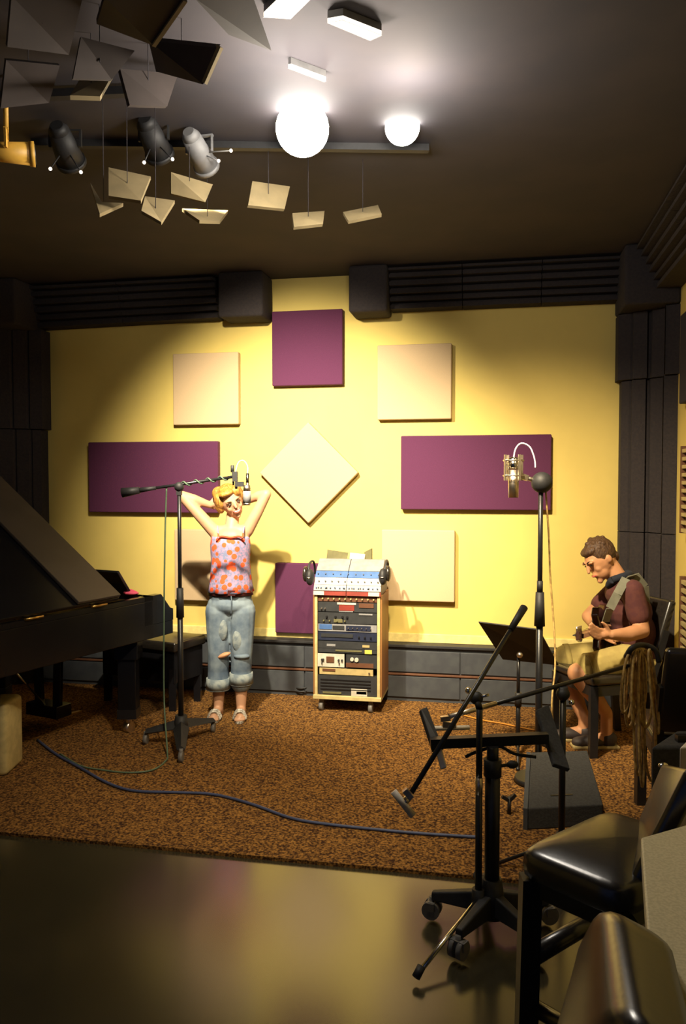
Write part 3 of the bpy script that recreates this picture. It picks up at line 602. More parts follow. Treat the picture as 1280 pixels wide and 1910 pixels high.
# ---------------------------------------------------------------- equipment rack
rx0, rx1 = PZ(587, 1330, 0).x, PZ(708, 1330, 0).x
RB = PZ(650, 1331, 0); ry = RB.y; DR = (RB-CAM).dot(Fv)
x0 = PY(587, 1200, ry).x; x1 = PY(709, 1200, ry).x
def rz(py): return PY(648, py, ry).z
RD = .36
rk = thing('rack_cart', Vector(((x0+x1)/2, ry+RD/2, 0)), 'cream wheeled rack cart full of audio gear before back wall', 'rack')
zbot, ztop = rz(1306), rz(1110)
for xx, yy in ((x0, ry), (x1-.02, ry), (x0, ry+RD-.02), (x1-.02, ry+RD-.02)): build('post', MB().box((xx, yy, zbot), (xx+.02, yy+.02, ztop)), 'rackpaint', rk, bevel=.002)
build('bottom_tray', MB().box((x0-.01, ry-.01, zbot), (x1+.01, ry+RD, zbot+.028)), 'rackpaint', rk, bevel=.003)
build('side_panel', MB().box((x1, ry+.01, zbot+.03), (x1+.012, ry+RD-.01, ztop)), 'rackwood', rk); build('side_panel', MB().box((x0-.012, ry+.01, zbot+.03), (x0, ry+RD-.01, ztop)), 'rackwood', rk)
build('back_panel', MB().box((x0+.02, ry+RD-.015, zbot+.03), (x1-.02, ry+RD-.005, ztop)), 'dark', rk)
for xx, yy in ((x0+.04, ry+.04), (x1-.07, ry+.04), (x0+.04, ry+RD-.05), (x1-.07, ry+RD-.05)):
    p = Vector((xx, yy, 0)); build('caster', MB().cyl(p+Vector((-.014, 0, .036)), p+Vector((.014, 0, .036)), .034, .034, 16).bar(p+Zv*.05, p+Zv*(zbot-.001), .03), 'wheel', rk)
def unit(y0, y1, m, label, details, xa=0, xb=1, name='rack_unit', dep=.24):
    xl_ = x0+.024+(x1-x0-.048)*xa; xr_ = x0+.024+(x1-x0-.048)*xb; z0, z1 = rz(y1), rz(y0)
    t = thing(name, Vector(((xl_+xr_)/2, ry+.1, z0)), label, 'audio equipment', 'units in the rack')
    build('chassis', MB().box((xl_+.004, ry+.018, z0+.002), (xr_-.004, ry+dep, z1-.002)), 'dark', t)
    build('faceplate', MB().box((xl_, ry+.008, z0+.001), (xr_, ry+.018, z1-.001)), m, t)
    def X(u): return xl_+(xr_-xl_)*u
    def Zz(u): return z0+(z1-z0)*u
    for dt in details:
        k = dt[0]
        if k == 'knobs':
            for u in dt[1]: build('knob', MB().cyl(Vector((X(u), ry+.008, Zz(dt[2]))), Vector((X(u), ry-.006, Zz(dt[2]))), dt[3], dt[3]*.85, 12), dt[4], t)
        elif k == 'rect': build(dt[6] if len(dt) > 6 else 'label_strip', MB().box((X(dt[1]), ry+.003, Zz(dt[3])), (X(dt[2]), ry+.0085, Zz(dt[4]))), dt[5], t)
    return t
fr = lambda a, b_, n: [a+(b_-a)*i/(n-1) for i in range(n)]
unit(1112, 1123, 'brownp', 'brown knobbed unit just under the console', [('knobs', fr(.08, .95, 10), .5, .006, 'tan')])
unit(1124, 1142, 'dark', 'black unit with pale label above dark window', [('rect', .33, .65, .78, .98, 'white'), ('rect', .36, .62, .15, .72, 'red', 'window'), ('rect', .7, .95, .5, .95, 'brownp', 'vent'), ('knobs', (.06, .12), .3, .006, 'silver'), ('rect', .36, .6, .02, .1, 'grey')])
unit(1143, 1164, 'dark', 'dark grey two-row unit above the blue one', [('knobs', (.15, .3, .42, .5), .6, .008, 'black'), ('knobs', (.1, .2, .33, .46), .25, .006, 'olive'), ('rect', .70, .93, .82, .95, 'grey'), ('rect', .27, .42, .1, .4, 'olive', 'meter')])
unit(1165, 1179, 'grey', 'unit with bright blue display at left', [('rect', .02, .24, .3, .95, 'blue', 'display'), ('rect', .25, .45, .3, .8, 'dark', 'display'), ('rect', .48, .9, .2, .85, 'navyp', 'display'), ('knobs', fr(.52, .9, 6), .5, .004, 'silver')])
unit(1180, 1196, 'navyp', 'plain dark navy unit in the rack middle', [('rect', .05, .6, .4, .8, 'dark', 'vent'), ('knobs', (.7, .8, .9), .5, .006, 'black')])
unit(1197, 1211, 'dark', 'black unit with two small pale labels', [('rect', .15, .3, .3, .6, 'grey'), ('rect', .76, .88, .3, .6, 'tan')])
unit(1211, 1219, 'dark', 'thin unit with green line and yellow square', [('rect', .3, .75, .4, .75, 'olive'), ('rect', .80, .92, .05, .95, 'amber')])
unit(1221, 1246, 'white', 'white half-width unit with dark central meter', [('rect', .36, .64, .35, .78, 'brownp', 'meter'), ('knobs', (.2, .25, .8, .92), .55, .007, 'dark'), ('knobs', (.2, .82), .3, .005, 'dark')], -.03, .45)
unit(1221, 1246, 'dark', 'black half-width unit with pale rounded knob', [('knobs', (.2,), .65, .014, 'white'), ('knobs', (.35,), .62, .016, 'white'), ('rect', .0, .9, .05, .38, 'brownp', 'vent')], .48, 1)
unit(1248, 1260, 'tan', 'tan shelf unit with dark slot at left', [('rect', .06, .3, .55, .9, 'brownp', 'slot'), ('knobs', (.93,), .5, .006, 'silver')], .02, .94)
unit(1261, 1298, 'dark', 'large black vented amplifier at rack bottom', [('rect', .04, .9, .75-.16*i, .80-.16*i, 'black', 'vent') for i in range(4)]+[('rect', .08, .4, .07, .16, 'olive'), ('rect', .57, .84, .0, .36, 'white'), ('rect', .66, .83, .1, .24, 'red', 'label_strip')])
# sloped console on the top
cn = thing('mixing_console', Vector(((x0+x1)/2, ry+.1, ztop)), 'sloped grey and blue console on top of rack cart', 'audio equipment')
zA, zB_ = rz(1111), rz(1048)-.0
def cp_(u, s): # u across 0..1, s up the slope
    return Vector((x0-.005+(x1-x0+.01)*u, ry-.01+.22*s*s*.9, zA+(zB_-zA)*s))
for s0, s1, m_, nm in ((0, .12, 'red', 'display_strip'), (.14, .30, 'grey', 'fader_strip'), (.31, .50, 'white', 'knob_strip'), (.51, .68, 'blue', 'meter_strip'), (.69, 1.0, 'grey', 'top_cover')):
    for ua, ub in ((0, .485), (.495, 1)): build(nm, MB().prism([cp_(ua, s0), cp_(ub, s0), cp_(ub, s1), cp_(ua, s1)], (0, .03, -.0)), m_, cn)
build('body', MB().hexa([Vector((x0, ry+.03, zA-.002)), Vector((x1, ry+.03, zA-.002)), Vector((x1, ry+.34, zA-.002)), Vector((x0, ry+.34, zA-.002)), Vector((x0, ry+.22, zB_-.01)), Vector((x1, ry+.22, zB_-.01)), Vector((x1, ry+.34, zB_-.01)), Vector((x0, ry+.34, zB_-.01))]), 'grey', cn)
for u in (0, .82): build('corner_label', MB().prism([cp_(u+.0, .01)-Vector((0, .006, 0)), cp_(u+.16, .01)-Vector((0, .006, 0)), cp_(u+.16, .12)-Vector((0, .006, 0)), cp_(u, .12)-Vector((0, .006, 0))], (0, .004, 0)), 'white', cn)
for s_, m_, n_, r_ in ((.4, 'dark', 10, .006), (.22, 'blue', 14, .005), (.22, 'dark', 8, .004), (.6, 'navyp', 9, .005)):
    for u in fr(.04 if m_ != 'dark' else .07, .95, n_):
        p = cp_(u, s_); build('knob', MB().cyl(p, p-Vector((0, .012, -.004)), r_, r_*.8, 8), m_, cn)
# things on top
zt2 = zB_-.008; yy = ry+.26
def sheet(pxs, label, m_, grp='covers propped on the console'):
    P = [PY(x, y, yy+dy) for x, y, dy in pxs]; mn = min(p.z for p in P)
    for p in P: p.z += zt2-mn if 0 else 0
    P = [Vector((p.x, p.y, max(p.z, zt2))) for p in P]
    return tag(build('binder', MB().slab(P, .012), m_), label, 'binder', grp)
sheet([(609, 1049, 0), (648, 1049, .03), (650, 1031, .04), (611, 1025, .01)], 'olive binder standing open on console, left half', 'olive')
sheet([(653, 1049, .03), (680, 1049, .0), (682, 1034, .01), (654, 1031, .04)], 'pale pink papers standing on console between the olive binders', 'paper')
sheet([(682, 1049, .02), (694, 1049, .0), (694, 1023, .01), (680, 1030, .03)], 'narrow olive binder standing at right on console', 'olive')
def headphones(c, sgn, label):
    t = thing('headphones', c-Zv*.06, label, 'headphones', 'headphones hung on the rack')
    nx = Vector((sgn, 0, 0))
    cup = build('ear_cup', MB().ball(c+nx*.02-Vector((0, .06, 0))-Zv*.03, (.03, .048, .058), X=nx, Y=Vector((0, 1, 0))), 'black_matte', t)
    build('ear_pad', MB().ball(c+nx*.055-Vector((0, .045, 0))-Zv*.01, (.02, .045, .055), X=nx, Y=Vector((0, 1, 0))), 'leather', t)
    build('headband', MB().tube([c+nx*.03-Vector((0, .06, .0))+Zv*.0, c+nx*.035-Vector((0, .02, -.055)), c+nx*.03+Vector((0, .06, .07)), c+nx*.03+Vector((0, .12, .04)), c+nx*.03+Vector((0, .14, -.03))], .008, 8), 'black_matte', t)
    build('badge', MB().ball(c+nx*.02-Vector((0, .108, 0))-Zv*.03, (.012, .004, .004), X=nx), 'silver', t)
headphones(Vector((x1, ry+.06, rz(1066))), 1, 'black headphones hung on right side of the rack console')
headphones(Vector((x0-.012, ry+.06, rz(1070))), -1, 'black headphones hung on left side of the rack console')
# small cable coil beside rack
g = [PZ(565, 1292, .02)+Rv*.05*math.cos(a)+Fh*.04*math.sin(a)+Zv*.004*a for a in [i*.6 for i in range(22)]]
tag(build('cable_coil', MB().tube(g, .006, 6), 'black_matte'), 'small black cable coil on floor left of rack', 'cable')

# ---------------------------------------------------------------- chairs, right side
def side_chair(name, c, label, fwd, gloss=True):
    # c floor centre, fwd facing direction
    sd = Zv.cross(fwd); t = thing(name, c, label, 'chair', 'black padded chairs')
    def q(f, s, z): return c+fwd*f+sd*s+Zv*z
    build('seat', MB().hexa([q(-.21, -.22, .42), q(.21, -.22, .42), q(.21, .22, .42), q(-.21, .22, .42), q(-.21, -.22, .48), q(.22, -.22, .48), q(.22, .22, .48), q(-.21, .22, .48)]), 'leather', t, bevel=.02)
    build('backrest', MB().hexa([q(-.19, -.21, .50), q(-.19, .21, .50), q(-.25, .21, .50), q(-.25, -.21, .50), q(-.33, -.20, .90), q(-.33, .20, .90), q(-.38, .20, .89), q(-.38, -.20, .89)]), 'leather', t, bevel=.018)
    for f, s in ((.19, -.2), (.19, .2)): build('leg', MB().bar(q(f, s, .005), q(f, s, .42), .045), 'black', t)
    for s in (-.2, .2): build('leg', MB().bar(q(-.26, s, .005), q(-.21, s, .44), .04).bar(q(-.21, s, .44), q(-.30, s, .72), .035), 'black', t)
    build('apron', MB().bar(q(.19, -.2, .39), q(.19, .2, .39), .02, .06).bar(q(-.2, -.2, .39), q(.19, -.2, .39), .02, .06).bar(q(-.2, .2, .39), q(.19, .2, .39), .02, .06), 'black', t)
    return t
lf = PZ(1106, 1414, 0); fw = (-Rv*.96-Fh*.28).normalized(); sdv = Zv.cross(fw)
if sdv.dot(Fh) > 0: near = -1
else: near = 1
cc = lf-fw*.19-sdv*.2*near
side_chair('dining_chair', cc, 'black padded chair the guitarist sits on', fw)
c2 = Vector((.915, -1.93, 0))
side_chair('dining_chair', c2, 'black padded chair at right edge behind hanging cables', Vector((0, 1, 0)))
# coiled cables hanging from boom end
hk = W(1186, 1212, DC+.22)
hs = thing('cable_bundle', Vector((hk.x, hk.y, PZ(1200, 1400, .3).z)), 'tan cables hanging in long loops over the level boom end', 'cable')
hs.location = hk; ORG[hs.name] = hk
for i in range(11):
    a0 = random.uniform(-28, 34); wdt = random.uniform(8, 26); dep = random.uniform(110, 165); dd = DC+.2+random.uniform(-.05, .05)
    if i > 7: dep = random.uniform(210, 275)
    P = []
    for k in range(13):
        u = k/12; an = math.pi*2*u; P.append(W(1192+a0*.6+wdt*.6*math.sin(an)+a0*.5*(1-math.cos(an))/2, 1210+dep*(1-math.cos(an))/2+3*i % 7, dd+.02*math.sin(an)))
    build('cable_loop', MB().tube(P, .006, 6), 'cable_tan', hs)
build('tie', MB().tube([W(1168, 1225, DC+.18), W(1180, 1208, DC+.14), W(1200, 1203, DC+.2), W(1222, 1212, DC+.2), W(1230, 1235, DC+.2)], .012, 8), 'black_matte', hs)
# grey amp and white cabinet
ap = thing('guitar_amplifier', PZ(1255, 1700, 0), 'grey amplifier box at right behind foreground stool', 'amplifier')
def wbox(x0_, x1_, y0_, d, dep, zb_=0.003):
    A = W(x0_, y0_, d); B = W(x1_, y0_, d); A.z = B.z = (A.z+B.z)/2; Ab = Vector((A.x, A.y, zb_)); Bb = Vector((B.x, B.y, zb_)); o_ = Fh*dep
    return [Ab, Bb, Bb+o_, Ab+o_, A, B, B+o_, A+o_]
ap.location = PZ(1255, 1690, 0); ORG[ap.name] = ap.location.copy()
build('cabinet', MB().prism([PZ(1216, 1392, .62), PZ(1262, 1362, .62), PZ(1400, 1362, .62), PZ(1400, 1392, .62)], (0, 0, -.617)), 'greybox', ap, bevel=.012)
build('corner_cap', MB().ball(W(1238, 1428, 2.9), (.02, .015, .012), n=10), 'chrome', ap)
build('handle', MB().bar(PZ(1262, 1378, .63), PZ(1320, 1378, .63), .03), 'black', ap)
tag(build('white_cabinet', MB().prism([PZ(1268, 1394, .80), PZ(1290, 1372, .80), PZ(1420, 1372, .80), PZ(1420, 1394, .80)], (0, 0, -.797)), 'offwhite', bevel=.006), 'off-white cabinet cut off by right edge behind counter', 'cabinet')
# counter
zc_ = .90
ct = thing('counter', PZ(1330, 1700, 0), 'speckled beige counter at lower right edge', 'counter')
ct.location = Vector((PZ(1330, 1700, zc_).x, PZ(1330, 1700, zc_).y, 0)); ORG[ct.name] = ct.location.copy()
Q = [PZ(1196, 1562, zc_), PZ(1420, 1498, zc_), PZ(1700, 1950, zc_), PZ(1222, 1960, zc_)]
build('worktop', MB().prism(Q, (0, 0, -.04)), 'counter', ct, bevel=.004)
Qc = sum(Q, Vector())/4; Qi = [Qc+(p-Qc)*.86-Zv*.04 for p in Q]
build('cabinet_body', MB().prism([Vector((p.x, p.y, 0)) for p in Qi], (0, 0, zc_-.041)), 'dark', ct)
# bar stool (foreground)
SZ = .70
A = PZ(969, 1580, SZ); B = PZ(1135, 1506, SZ); N = PZ(1166, 1660, SZ); E = B+N-A
e1_, e2_ = (B-A), (N-A)
bs = thing('bar_stool', Vector((*(((A+E)/2).xy), 0)), 'black leather bar stool with glossy seat in right foreground', 'stool', 'black bar stools')
def loftseat(name, par, c4, h, rnd, crown=.02, m='leather'):
    c = sum(c4, Vector())/4; n = 40; U = (c4[1]-c4[0])/2; V = (c4[3]-c4[0])/2; rings = []
    for z, k in ((-h, .93), (-h*.9, .98), (-h*.5, 1.0), (-h*.22, .985), (-h*.08, .95), (0, .88), (crown*.5, .65), (crown*.85, .35), (crown, .02)):
        R_ = []
        for i in range(n):
            t = 2*math.pi*i/n; cx_, sy = math.cos(t), math.sin(t); p_ = 9; k *= 1.0
            rr = (abs(cx_)**p_+abs(sy)**p_)**(-1/p_); R_.append(c+U*k*rr*cx_+V*k*rr*sy+Zv*z)
        rings.append(R_)
    return build(name, MB().loft(rings, True), m, par)
loftseat('seat', bs, [p+(p-(A+E)/2)*.04 for p in (A, B, E, N)], .075, .02, .018)
build('seat_frame', MB().prism([p+((A+E)/2-p)*.10-Zv*.12 for p in (A, B, E, N)], (0, 0, .045)), 'black', bs)
LP = [p+((A+E)/2-p)*.12 for p in (A, B, E, N)]
for p in LP: f_ = Vector((p.x, p.y, 0)); build('leg', MB().bar(f_+(f_-Vector((*((A+E)/2).xy, 0)))*.06+Zv*.003, p-Zv*.075, .048), 'black', bs)
def rung(i, j, z, r=.02): build('rung', MB().cyl(Vector((LP[i].x, LP[i].y, z)), Vector((LP[j].x, LP[j].y, z)), r, r, 14), 'black_matte' if r < .02 else 'leather', bs)
rung(0, 1, .42, .024); rung(0, 3, .30, .02); rung(1, 2, .3, .016); rung(3, 2, .42, .016)
q = [PZ(1180, 1640, SZ-.03), PZ(1192, 1520, SZ-.03), W(1246, 1428, 2.02), W(1286, 1448, 1.76)]
build('backrest', MB().slab([PZ(1190, 1655, SZ-.02), PZ(1206, 1540, SZ-.02), W(1250, 1430, 2.10), W(1300, 1440, 1.80)], .045), 'leather', bs, bevel=.015)
# nearest stool: back only
b2 = thing('bar_stool', PZ(1230, 2600, 0), 'closest black leather chair back with bright highlight, bottom right corner', 'stool', 'black bar stools')
b2.location = Vector((W(1230, 1800, 1.0).x, W(1230, 1800, 1.0).y, 0)); ORG[b2.name] = b2.location.copy()
def backslab(far_top, near_top, far_bot, near_bot, th, name='backrest'):
    """curved upholstered back: rounded-top slab running from far to near edge"""
    rings = []; n = 16
    for j in range(n+1):
        u = j/n; a = far_bot.lerp(near_bot, u); b_ = far_top.lerp(near_top, u); up = (b_-a); nrm = up.cross(near_bot-far_bot).normalized()
        bow = nrm*.0*math.sin(math.pi*u); e = min(u, 1-u)*n/2.0; k_ = min(1, .80+.2*math.sqrt(min(1, e)))
        R_ = []
        for i in range(28):
            t = 2*math.pi*i/28; c_, s__ = math.cos(t), math.sin(t); rr = (abs(c_)**4+abs(s__)**4)**-.25
            R_.append(a+up*.5+up*.5*k_*rr*s__+nrm*th*.5*k_*rr*c_+bow)
        rings.append(R_)
    return build(name, MB().loft(rings, True), 'leather', b2)
backslab(PZ(1192, 1708, .98), PZ(1262, 1990, .98), PZ(1135, 1800, .72), PZ(1050, 2100, .72), .12)
sc0 = W(1020, 2250, .95); sc0.z = .66
build('seat', MB().obox(sc0, .36, .36, .07), 'leather', b2, bevel=.02)
for i in (-1, 1):
    for j in (-1, 1):
        p = sc0+Rv*.15*i+Fh*.15*j; build('leg', MB().bar(Vector((p.x, p.y, 0)), p-Zv*.03, .045), 'black', b2)

# ---------------------------------------------------------------- people
def finger_set(mb, wrist, dirv, side, out, L=.085, curl=.5, r=.0085, thumb=1):
    """palm + four fingers + thumb; dirv along hand, side across the palm, out = curl direction"""
    d = dirv.normalized(); s = side.normalized(); o_ = out.normalized(); pc = wrist+d*.045
    mb.ball(pc, (.04, .046, .017), X=s, Y=d, Z=o_); mb.cap(wrist, pc, .022, .024)
    for i, (f, ln) in enumerate(((-1.5, .9), (-.5, 1.0), (.5, .95), (1.5, .75))):
        p0 = pc+d*.035+s*f*.020; l1 = L*.45*ln; l2 = L*.32*ln; l3 = L*.25*ln
        d1 = (d+o_*curl*.5+s*f*.06).normalized(); d2 = (d+o_*curl*1.4).normalized(); d3 = (d*.6+o_*curl*2.4).normalized()
        p1 = p0+d1*l1; p2 = p1+d2*l2; p3 = p2+d3*l3; mb.chain([pc+s*f*.014, p0, p1, p2, p3], [r, r*1.05, r, r*.92, r*.8])
    t0 = wrist+d*.02-s*.028*thumb; t1 = t0+(-s*thumb*.9+d*.7+o_*.3).normalized()*.035; t2 = t1+(d+o_*.6-s*thumb*.2).normalized()*.03
    mb.chain([wrist+d*.02, t0, t1, t2], [.016, .013, .011, .009])
# ---- woman
wf = PZ(430, 1341, 0); DW = (W(430, 1341, 1)-CAM); DW0 = (wf-CAM).dot(Fv)
ROOTW = wf.copy()
wm = thing('person', ROOTW, 'standing woman in floral top and rolled ripped jeans, hands behind head', 'person')
def V(px, py, dd=0): return W(px, py, DW0+dd+.06)
hd = V(431, 934)
# head axes: tilt forwards and to image right
hz = (Zv*.90-Rv*.27-Fh*.36).normalized(); hy = (Fh*.95-Rv*.32); hy = (hy-hz*hy.dot(hz)).normalized(); hx = hy.cross(hz)
def H(x, y, z): return hd+hx*x+hy*y+hz*z           # y negative = face
mb = MB()
mb.ball(V(430, 1122), (.135, .095, .095)); mb.ball(V(430, 1092), (.115, .08, .10)); mb.ball(V(430, 1060), (.108, .078, .10)); mb.ball(V(430, 1025), (.125, .090, .11)); mb.ball(V(430, 1003, .0), (.135, .082, .075))
mb.cap(V(402, 991), V(460, 990), .042); mb.ball(V(411, 1022, -.045), .045); mb.ball(V(447, 1022, -.045), .045)
mb.chain([V(431, 992), H(0, .02, -.075)], [.05, .043])
mb.ball(hd, (.074, .092, .098), hx, hy, hz); mb.ball(H(0, -.035, -.055), (.052, .052, .055), hx, hy, hz); mb.ball(H(0, -.072, -.094), .018)
mb.chain([H(0, -.088, .015), H(0, -.103, -.020)], [.009, .0105]); mb.ball(H(.0, -.085, -.055), (.026, .012, .012), hx, hy, hz)
for s in (-1, 1): mb.ball(H(.074*s, .0, -.012), (.01, .018, .028), hx, hy, hz); mb.ball(H(.034*s, -.062, -.03), .022); mb.ball(H(.033*s, -.078, .022), (.024, .012, .009), hx, hy, hz)
# arms
eL, eR = V(340, 925, -.02), V(497, 922, -.02); wL, wR = V(392, 942, .05), V(462, 934, .08)
mb.chain([V(401, 992), V(370, 958, -.01), eL], [.046, .041, .035]); mb.chain([eL, V(362, 932, .0), wL], [.035, .036, .024])
mb.chain([V(461, 990), V(480, 955, -.01), eR], [.045, .040, .034]); mb.chain([eR, V(482, 925, .02), wR], [.034, .034, .024])
finger_set(mb, wL, (V(415, 938, .13)-wL), Zv, (Rv-Fh*.3), thumb=-1); finger_set(mb, wR, (V(440, 932, .14)-wR), Zv, (-Rv-Fh*.3), thumb=-1)
# legs and feet
for hx_, kx, ax_, fx in ((411, 409, 408, 406), (449, 451, 450, 454)):
    mb.chain([V(hx_, 1140), V(kx, 1215, -.01), V(kx-1, 1250, .02), V(ax_, 1318, .01)], [.085, .055, .056, .033])
    mb.chain([V(ax_, 1318, .01), V(ax_, 1328, .02)], [.033, .034]); heel = Vector((*V(ax_, 1330, .03).xy, .045)); toe = heel-Fh*.17+Rv*(fx-ax_)/275; toe.z = .030
    mb.chain([heel, toe], [.034, .027])
    for k in range(5): f = (k-2)*.013; mb.cap(toe+Rv*f, toe+Rv*f*1.1-Fh*(.035-.006*abs(k-1))+Zv*-.008, .011, .009)
body = build('body', mb, 'skin_w', wm, remesh=.0065, smooth=5)
for s in (-1, 1):
    build('eye', MB().ball(H(.031*s, -.086, .008), (.013, .006, .0045), hx, hy, hz, n=10, m=8), 'eye', body)
    build('eyebrow', MB().tube([H(.016*s, -.092, .026), H(.032*s, -.091, .031), H(.050*s, -.078, .026)], .0035, 6), 'brow', body)
build('teeth', MB().ball(H(0, -.097, -.050), (.020, .006, .006), hx, hy, hz, n=12, m=8), 'teeth', body)
build('lips', MB().tube([H(-.026, -.086, -.043), H(-.012, -.097, -.058), H(.012, -.097, -.058), H(.026, -.086, -.043)], .0045, 8).tube([H(-.026, -.086, -.043), H(0, -.100, -.044), H(.026, -.086, -.043)], .003, 6), 'lips', body)
# hair
mb = MB(); mb.ball(H(0, .022, .022), (.086, .092, .098), hx, hy, hz); mb.ball(H(-.02, -.045, .082), (.055, .045, .025), hx, hy, hz); mb.ball(H(.045, -.04, .065), (.03, .04, .04), hx, hy, hz)
mb.ball(H(-.08, .01, .02), (.030, .05, .06), hx, hy, hz); mb.ball(H(-.085, .02, -.02), (.03, .045, .045), hx, hy, hz); mb.ball(H(-.05, .06, .06), .05); mb.ball(H(.07, .02, .01), (.022, .05, .05), hx, hy, hz)
for k in range(22):
    a = random.uniform(0, 6.28); u = random.uniform(.0, 1); mb.chain([H(-.085*math.cos(a), .02+.05*math.sin(a), .07-.02*u), H(-.1*math.cos(a), .03+.06*math.sin(a), .02-.03*u)], [.014, .009])
build('hair', mb, 'hair_w', wm, remesh=.005, smooth=2)
# floral top as a loft
def ering(px, py, rx, ry_, n=36, ph=0, ruf=0):
    c = V(px, py); return [c+Rv*(rx+ruf*math.sin(9*t+ph))*math.cos(t)+Fh*(ry_+ruf*math.sin(9*t+ph))*math.sin(t) for t in [2*math.pi*i/n for i in range(n)]]
rg = [ering(430, 1103, .157, .135, ruf=.007), ering(430, 1090, .147, .124, ruf=.005), ering(430, 1070, .138, .120, ruf=.004), ering(430, 1050, .131, .118, ruf=.002), ering(430, 1030, .136, .118), ering(430, 1015, .138, .126), ering(430, 1004, .133, .112), ering(430, 1000, .128, .104)]
top = build('camisole', MB().loft(rg, True, closed=False), 'floral', wm); sm = top.modifiers.new('solid', 'SOLIDIFY'); sm.thickness = .006
build('neckline_trim', MB().tube([V(404, 1008, -.105), V(412, 1001, -.11), V(430, 1003, -.118), V(447, 1001, -.11), V(456, 1008, -.10)], .007, 8), 'red' if 0 else mat('orange_red_trim', (.6, .08, .03), .8), top)
for a, b_ in (((408, 1004), (406, 982)), ((452, 1004), (456, 982))):
    build('shoulder_strap', MB().tube([V(*a, -.112), V((a[0]+b_[0])/2, (a[1]+b_[1])/2, -.095), V(*b_, -.03), V(b_[0], b_[1]+4, .06)], .005, 6), 'floral', top)
# jeans
mb = MB(); mb.ball(V(430, 1126), (.158, .115, .085)); mb.chain([V(418, 1108), V(442, 1108)], [.105, .105])
for hx_, kx, cx_ in ((409, 408, 407), (451, 451, 450)):
    mb.chain([V(hx_, 1140), V((hx_+kx)/2, 1180), V(kx, 1215, -.01), V(cx_, 1250, .01), V(cx_, 1272, .01)], [.096, .085, .074, .071, .074])
mb.ball(V(430, 1145), (.06, .07, .06))
jn = build('jeans', mb, 'denim', wm, remesh=.007, smooth=3)
for cx_, y0_ in ((407, 1272), (450, 1262)):
    cc_ = V(cx_, y0_, .01); build('rolled_cuff', MB().cyl(cc_-Zv*.045, cc_+Zv*.03, .083, .080, 28).cyl(cc_-Zv*.052, cc_-Zv*.044, .077, .083, 28), 'denim_cuff', jn)
build('knee_tear', MB().ball(V(418, 1222, -.068), (.048, .025, .017), X=(Rv+Zv*.35).normalized(), Z=(Zv-Rv*.35).normalized(), Y=Fh), 'skin_m', jn); build('knee_patch', MB().ball(V(451, 1224, -.062), (.055, .030, .02)), 'denim_cuff' if 0 else 'denim', jn)
for kx, ky in ((415, 1175), (443, 1195)): build('faded_patch', MB().ball(V(kx, ky, -.072), (.035, .018, .075)), 'denim_cuff', jn)
build('fly_seam', MB().tube([V(431, 1108, -.122), V(432, 1125, -.124), V(431, 1146, -.095)], .004, 6), 'denim', jn)
bt = MB(); r_ = [[V(430, y)+Rv*rx*math.cos(t)+Fh*ry_*math.sin(t) for t in [2*math.pi*i/36 for i in range(36)]] for y, rx, ry_ in ((1109, .156, .119), (1101, .152, .116))]
build('belt', bt.loft(r_, True), 'belt', wm); build('belt_buckle', MB().obox(V(432, 1106, -.124), .05, .012, .035), 'belt', wm)
for ax_, fx in ((408, 406), (450, 454)):
    heel = Vector((*V(ax_, 1330, .05).xy, 0)); toe = heel-Fh*.24+Rv*(fx-ax_)/275
    s_ = MB(); n = 24; rr = []
    for z in (.004, .018):
        rr.append([heel+(toe-heel)*(.5-.5*math.cos(t))+Rv*(.037+.006*(.5-.5*math.cos(t)))*math.sin(t)+Zv*z for t in [2*math.pi*i/n for i in range(n)]])
    sh = build('sandal', s_.loft(rr, False), 'shoe_w', wm)
    for u in (.55, .72): m_ = heel+(toe-heel)*u; build('strap', MB().tube([m_-Rv*.042+Zv*.015, m_-Rv*.025+Zv*.058, m_+Zv*.068, m_+Rv*.025+Zv*.058, m_+Rv*.042+Zv*.015], .009, 8), 'shoe_w', sh)

# ---- guitarist
MD = 4.86
mr = PZ(1150, 1388, 0); man = thing('person', mr, 'seated man in maroon shirt and khaki shorts bent over a guitar', 'person')
def G(px, py, dd=0): return W(px, py, MD+dd)
hd = G(1118, 1043)
hz = (Zv*.80-Rv*.58).normalized(); hy = (Rv*.80+Zv*.58+Fh*.30).normalized(); hy = (hy-hz*hy.dot(hz)).normalized(); hx = hy.cross(hz)
def H(x, y, z): return hd+hx*x+hy*y+hz*z
mb = MB()
mb.ball(G(1186, 1218), (.13, .17, .12)); mb.ball(G(1180, 1180), (.125, .155, .13)); mb.ball(G(1174, 1140), (.115, .165, .13)); mb.ball(G(1166, 1108), (.10, .17, .09))
mb.cap(G(1170, 1100, -.14), G(1158, 1098, .14), .055); mb.chain([G(1160, 1092), H(0, .03, -.07)], [.062, .058])
mb.ball(H(0, .01, .0), (.077, .098, .105), hx, hy, hz); mb.ball(H(0, -.035, -.062), (.057, .055, .058), hx, hy, hz); mb.ball(H(0, -.078, -.105), .02)
mb.chain([H(0, -.092, .015), H(0, -.110, -.022)], [.010, .012]); mb.ball(H(0, -.088, -.06), (.026, .012, .013), hx, hy, hz)
for s in (-1, 1): mb.ball(H(.078*s, .015, -.01), (.011, .02, .03), hx, hy, hz); mb.ball(H(.034*s, -.082, .028), (.026, .013, .010), hx, hy, hz); mb.ball(H(.034*s, -.058, -.03), .022)
sN, eN, wN = G(1180, 1102, -.19), G(1198, 1176, -.22), G(1140, 1184, -.36)
mb.chain([sN, eN], [.056, .046]); mb.chain([eN, G(1170, 1184, -.29), wN], [.046, .044, .028])
sF, eF, wF = G(1150, 1100, .18), G(1098, 1150, .20), G(1118, 1178, .02)
mb.chain([sF, eF], [.054, .043]); mb.chain([eF, wF], [.042, .028])
